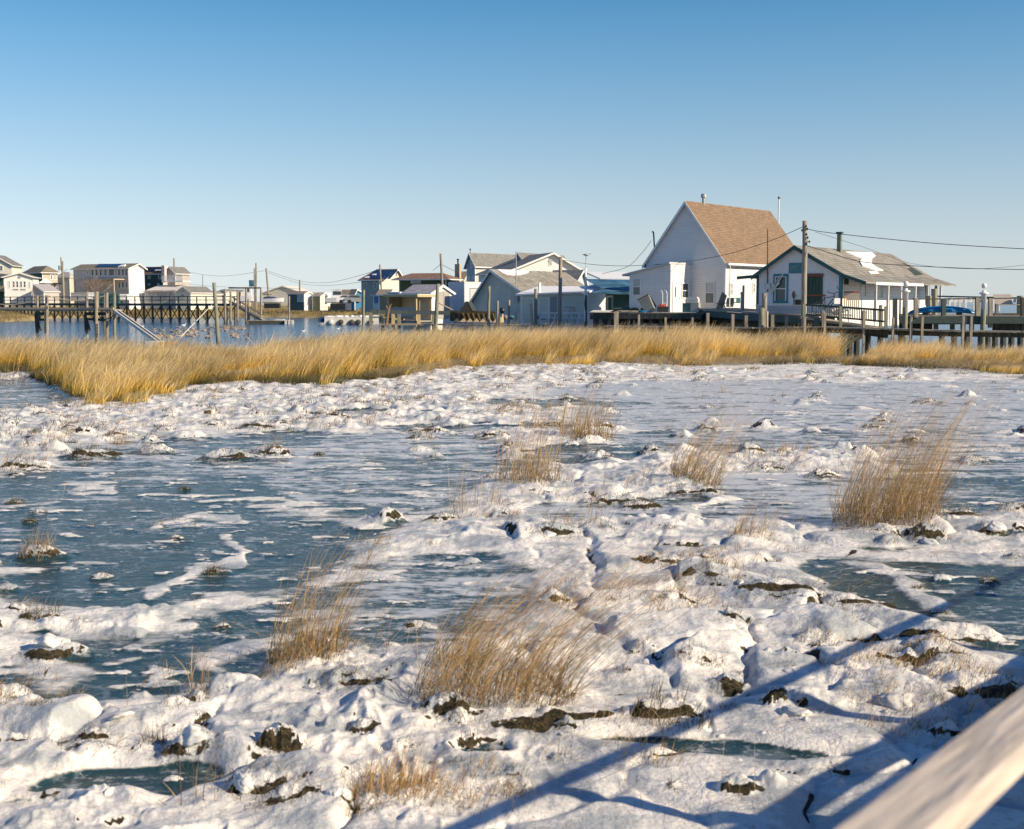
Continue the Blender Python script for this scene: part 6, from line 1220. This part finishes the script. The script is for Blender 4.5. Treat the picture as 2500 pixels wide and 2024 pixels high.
for x in (-1.3, -.2, 1.5): MB().box(x, -.1, -.1, x+.08, .2, .718).build('leg', white, r_); MB().box(x, -.7, -.1, x+.06, -.55, .378).build('leg', white, r_)
r_ = empty('step_ladder', W(1388, 788, 90), R(5), 'small pinkish wooden stepladder before the grey clapboard', 'stepladder')
for a, b in (((-.1, 0, 0), (.15, 0, 1.1)), ((.5, .1, 0), (.3, 0, 1.1)), ((.75, .2, 0), (.42, 0, 1.1))): MB().beam(a, b, .06, .05, up=(0, 1, 0)).build('leg', mat('pinkish wood', (.5, .36, .28), kind='wood', axis='z'), r_)
MB().beam((-.35, 0, 1.12), (.45, 0, 1.12), .1, .06).build('top', MC['pinkish wood'], r_)
for (x, Y_, lb) in ((1221, 90, 'yellow bucket beside the post lantern'),): o = MB().lathe((0, 0, 0), [(0, .18), (.55, .24)], 12).build('bucket', yelwood); o.location = W(x, 792, Y_); tag(o, lb, 'bucket')
g = MB()
g.tube([W(943, 795, 94), W(948, 760, 94), W(952, 745, 94)], [.11, .10, .07], 7); g.tube([W(948, 760, 94), W(942, 746, 94)], [.08, .05], 6); g.tube([W(949, 752, 94), W(956, 742, 94)], [.07, .04], 6)
tag(g.build('driftwood_snag', mat('reddish driftwood', (.26, .15, .09), kind='wood', axis='z')), 'forked reddish driftwood snag propped on the stall dock rail', 'driftwood')
tag(MB().tube([W(1068, 738, 95), W(1105, 757, 95)], .05, 6).build('slanting_pole', tanwood), 'slanting pinkish pole in front of the shed doors', 'pole')
for i in range(9):
    g = MB(); g.ell((0, 0, .12), (random.uniform(.12, .3), .2, random.uniform(.1, .22)), 8, 5); o = g.build('net_bundle', random.choice([offwhite, dkgrey, bluet, wood])); o.location = W(random.uniform(1225, 1330), 779, 91+i*.3); tag(o, 'small mixed bundle of fishing gear on the dock before the cottage', 'bundle', 'bundles of fishing gear on the dock')

# ------------------------------------------------------------------ the viewer's boardwalk: rail at the lower right and its shadow
RD = Vector((math.sin(R(37.0)), math.cos(R(37.0)), -.048))
Pn = ray(2197, 2024)*1.45+Vector((0, 0, CAMZ)); RN = Vector((math.cos(R(37)), -math.sin(R(37)), 0))
rl = empty('boardwalk_railing', Pn, 0, 'pale weathered wooden boardwalk railing crossing the lower right corner', 'railing')
railm = mat('pale weathered rail', (.58, .51, .43), kind='wood', axis='x', c2=(.45, .39, .33), var=.3, scale=2.2, bump=.5)
m_ = MB(); hw, hh_ = .046, .019
prof = [(-hw, -hh_), (-hw, hh_-.006), (-hw+.006, hh_), (hw-.006, hh_), (hw, hh_-.006), (hw, -hh_)]
for t0, t1 in ((-3.2, 16),):
    vs = [(t, a, b) for t in (t0, t1) for a, b in prof]
    m_.add(vs, [(0,1,2,3,4,5)[::-1], (6,7,8,9,10,11)]+[(i, (i+1) % 6, (i+1) % 6+6, i+6) for i in range(6)])
RM = Matrix((RD.normalized(), -RN, RD.normalized().cross(-RN))).transposed().to_4x4()
o = m_.build('top_rail', railm, rl); o.matrix_local = RM
for t in (-.35, -.31, 1.43, 1.47, 3.7):
    q = MB().lathe((t*1.0, .02*(1 if t < 0 else -1), .0185), [(0, .0045), (.0012, .004)], 8).build('nail_head', rust, rl); q.matrix_local = RM

for t in (-1.45, 2.75, 4.9, 7.0, 9.1, 11.2, 13.3, 15.4):
    c_ = RD*t-RN*.02; MB().beam(c_+Vector((0, 0, -.024)), Vector((c_.x, c_.y, -Pn.z-.3)), .09, .09).build('post', railm, rl)
gapz = Pn.z-1.53
MB().beam(RD*-3.2+Vector((0, 0, -gapz))-RN*.0, RD*16+Vector((0, 0, -gapz)), .04, .09).build('bottom_rail', railm, rl)
MB().beam(RD*-3.2+Vector((0, 0, -gapz-.066)), RD*16+Vector((0, 0, -gapz-.066)), .03, .042).build('shadow_slat', railm, rl)  # unseen slat added to narrow the light strip in the railing shadow
for ta, tb_ in ((-3.2, 5.2), (6.2, 16)): MB().beam(RD*ta+Vector((0, 0, -gapz-.125)), RD*tb_+Vector((0, 0, -gapz-.125)), .03, .074).build('shadow_board', railm, rl)  # unseen boards added to close the light gap beyond its short stretch
g = MB(); A0_ = Pn+RD*-4; B0_ = Pn+RD*16.5
def dk(p, n, z): q = p+RN*n; return Vector((q.x, q.y, p.z-z))
z0_ = Pn.z-1.38
g.slab([dk(A0_, -.03, z0_), dk(B0_, -.03, z0_), dk(B0_, 2.4, z0_), dk(A0_, 2.4, z0_)], (0, 0, -.22)); o = g.build('boardwalk', woodh); tag(o, kind='structure')
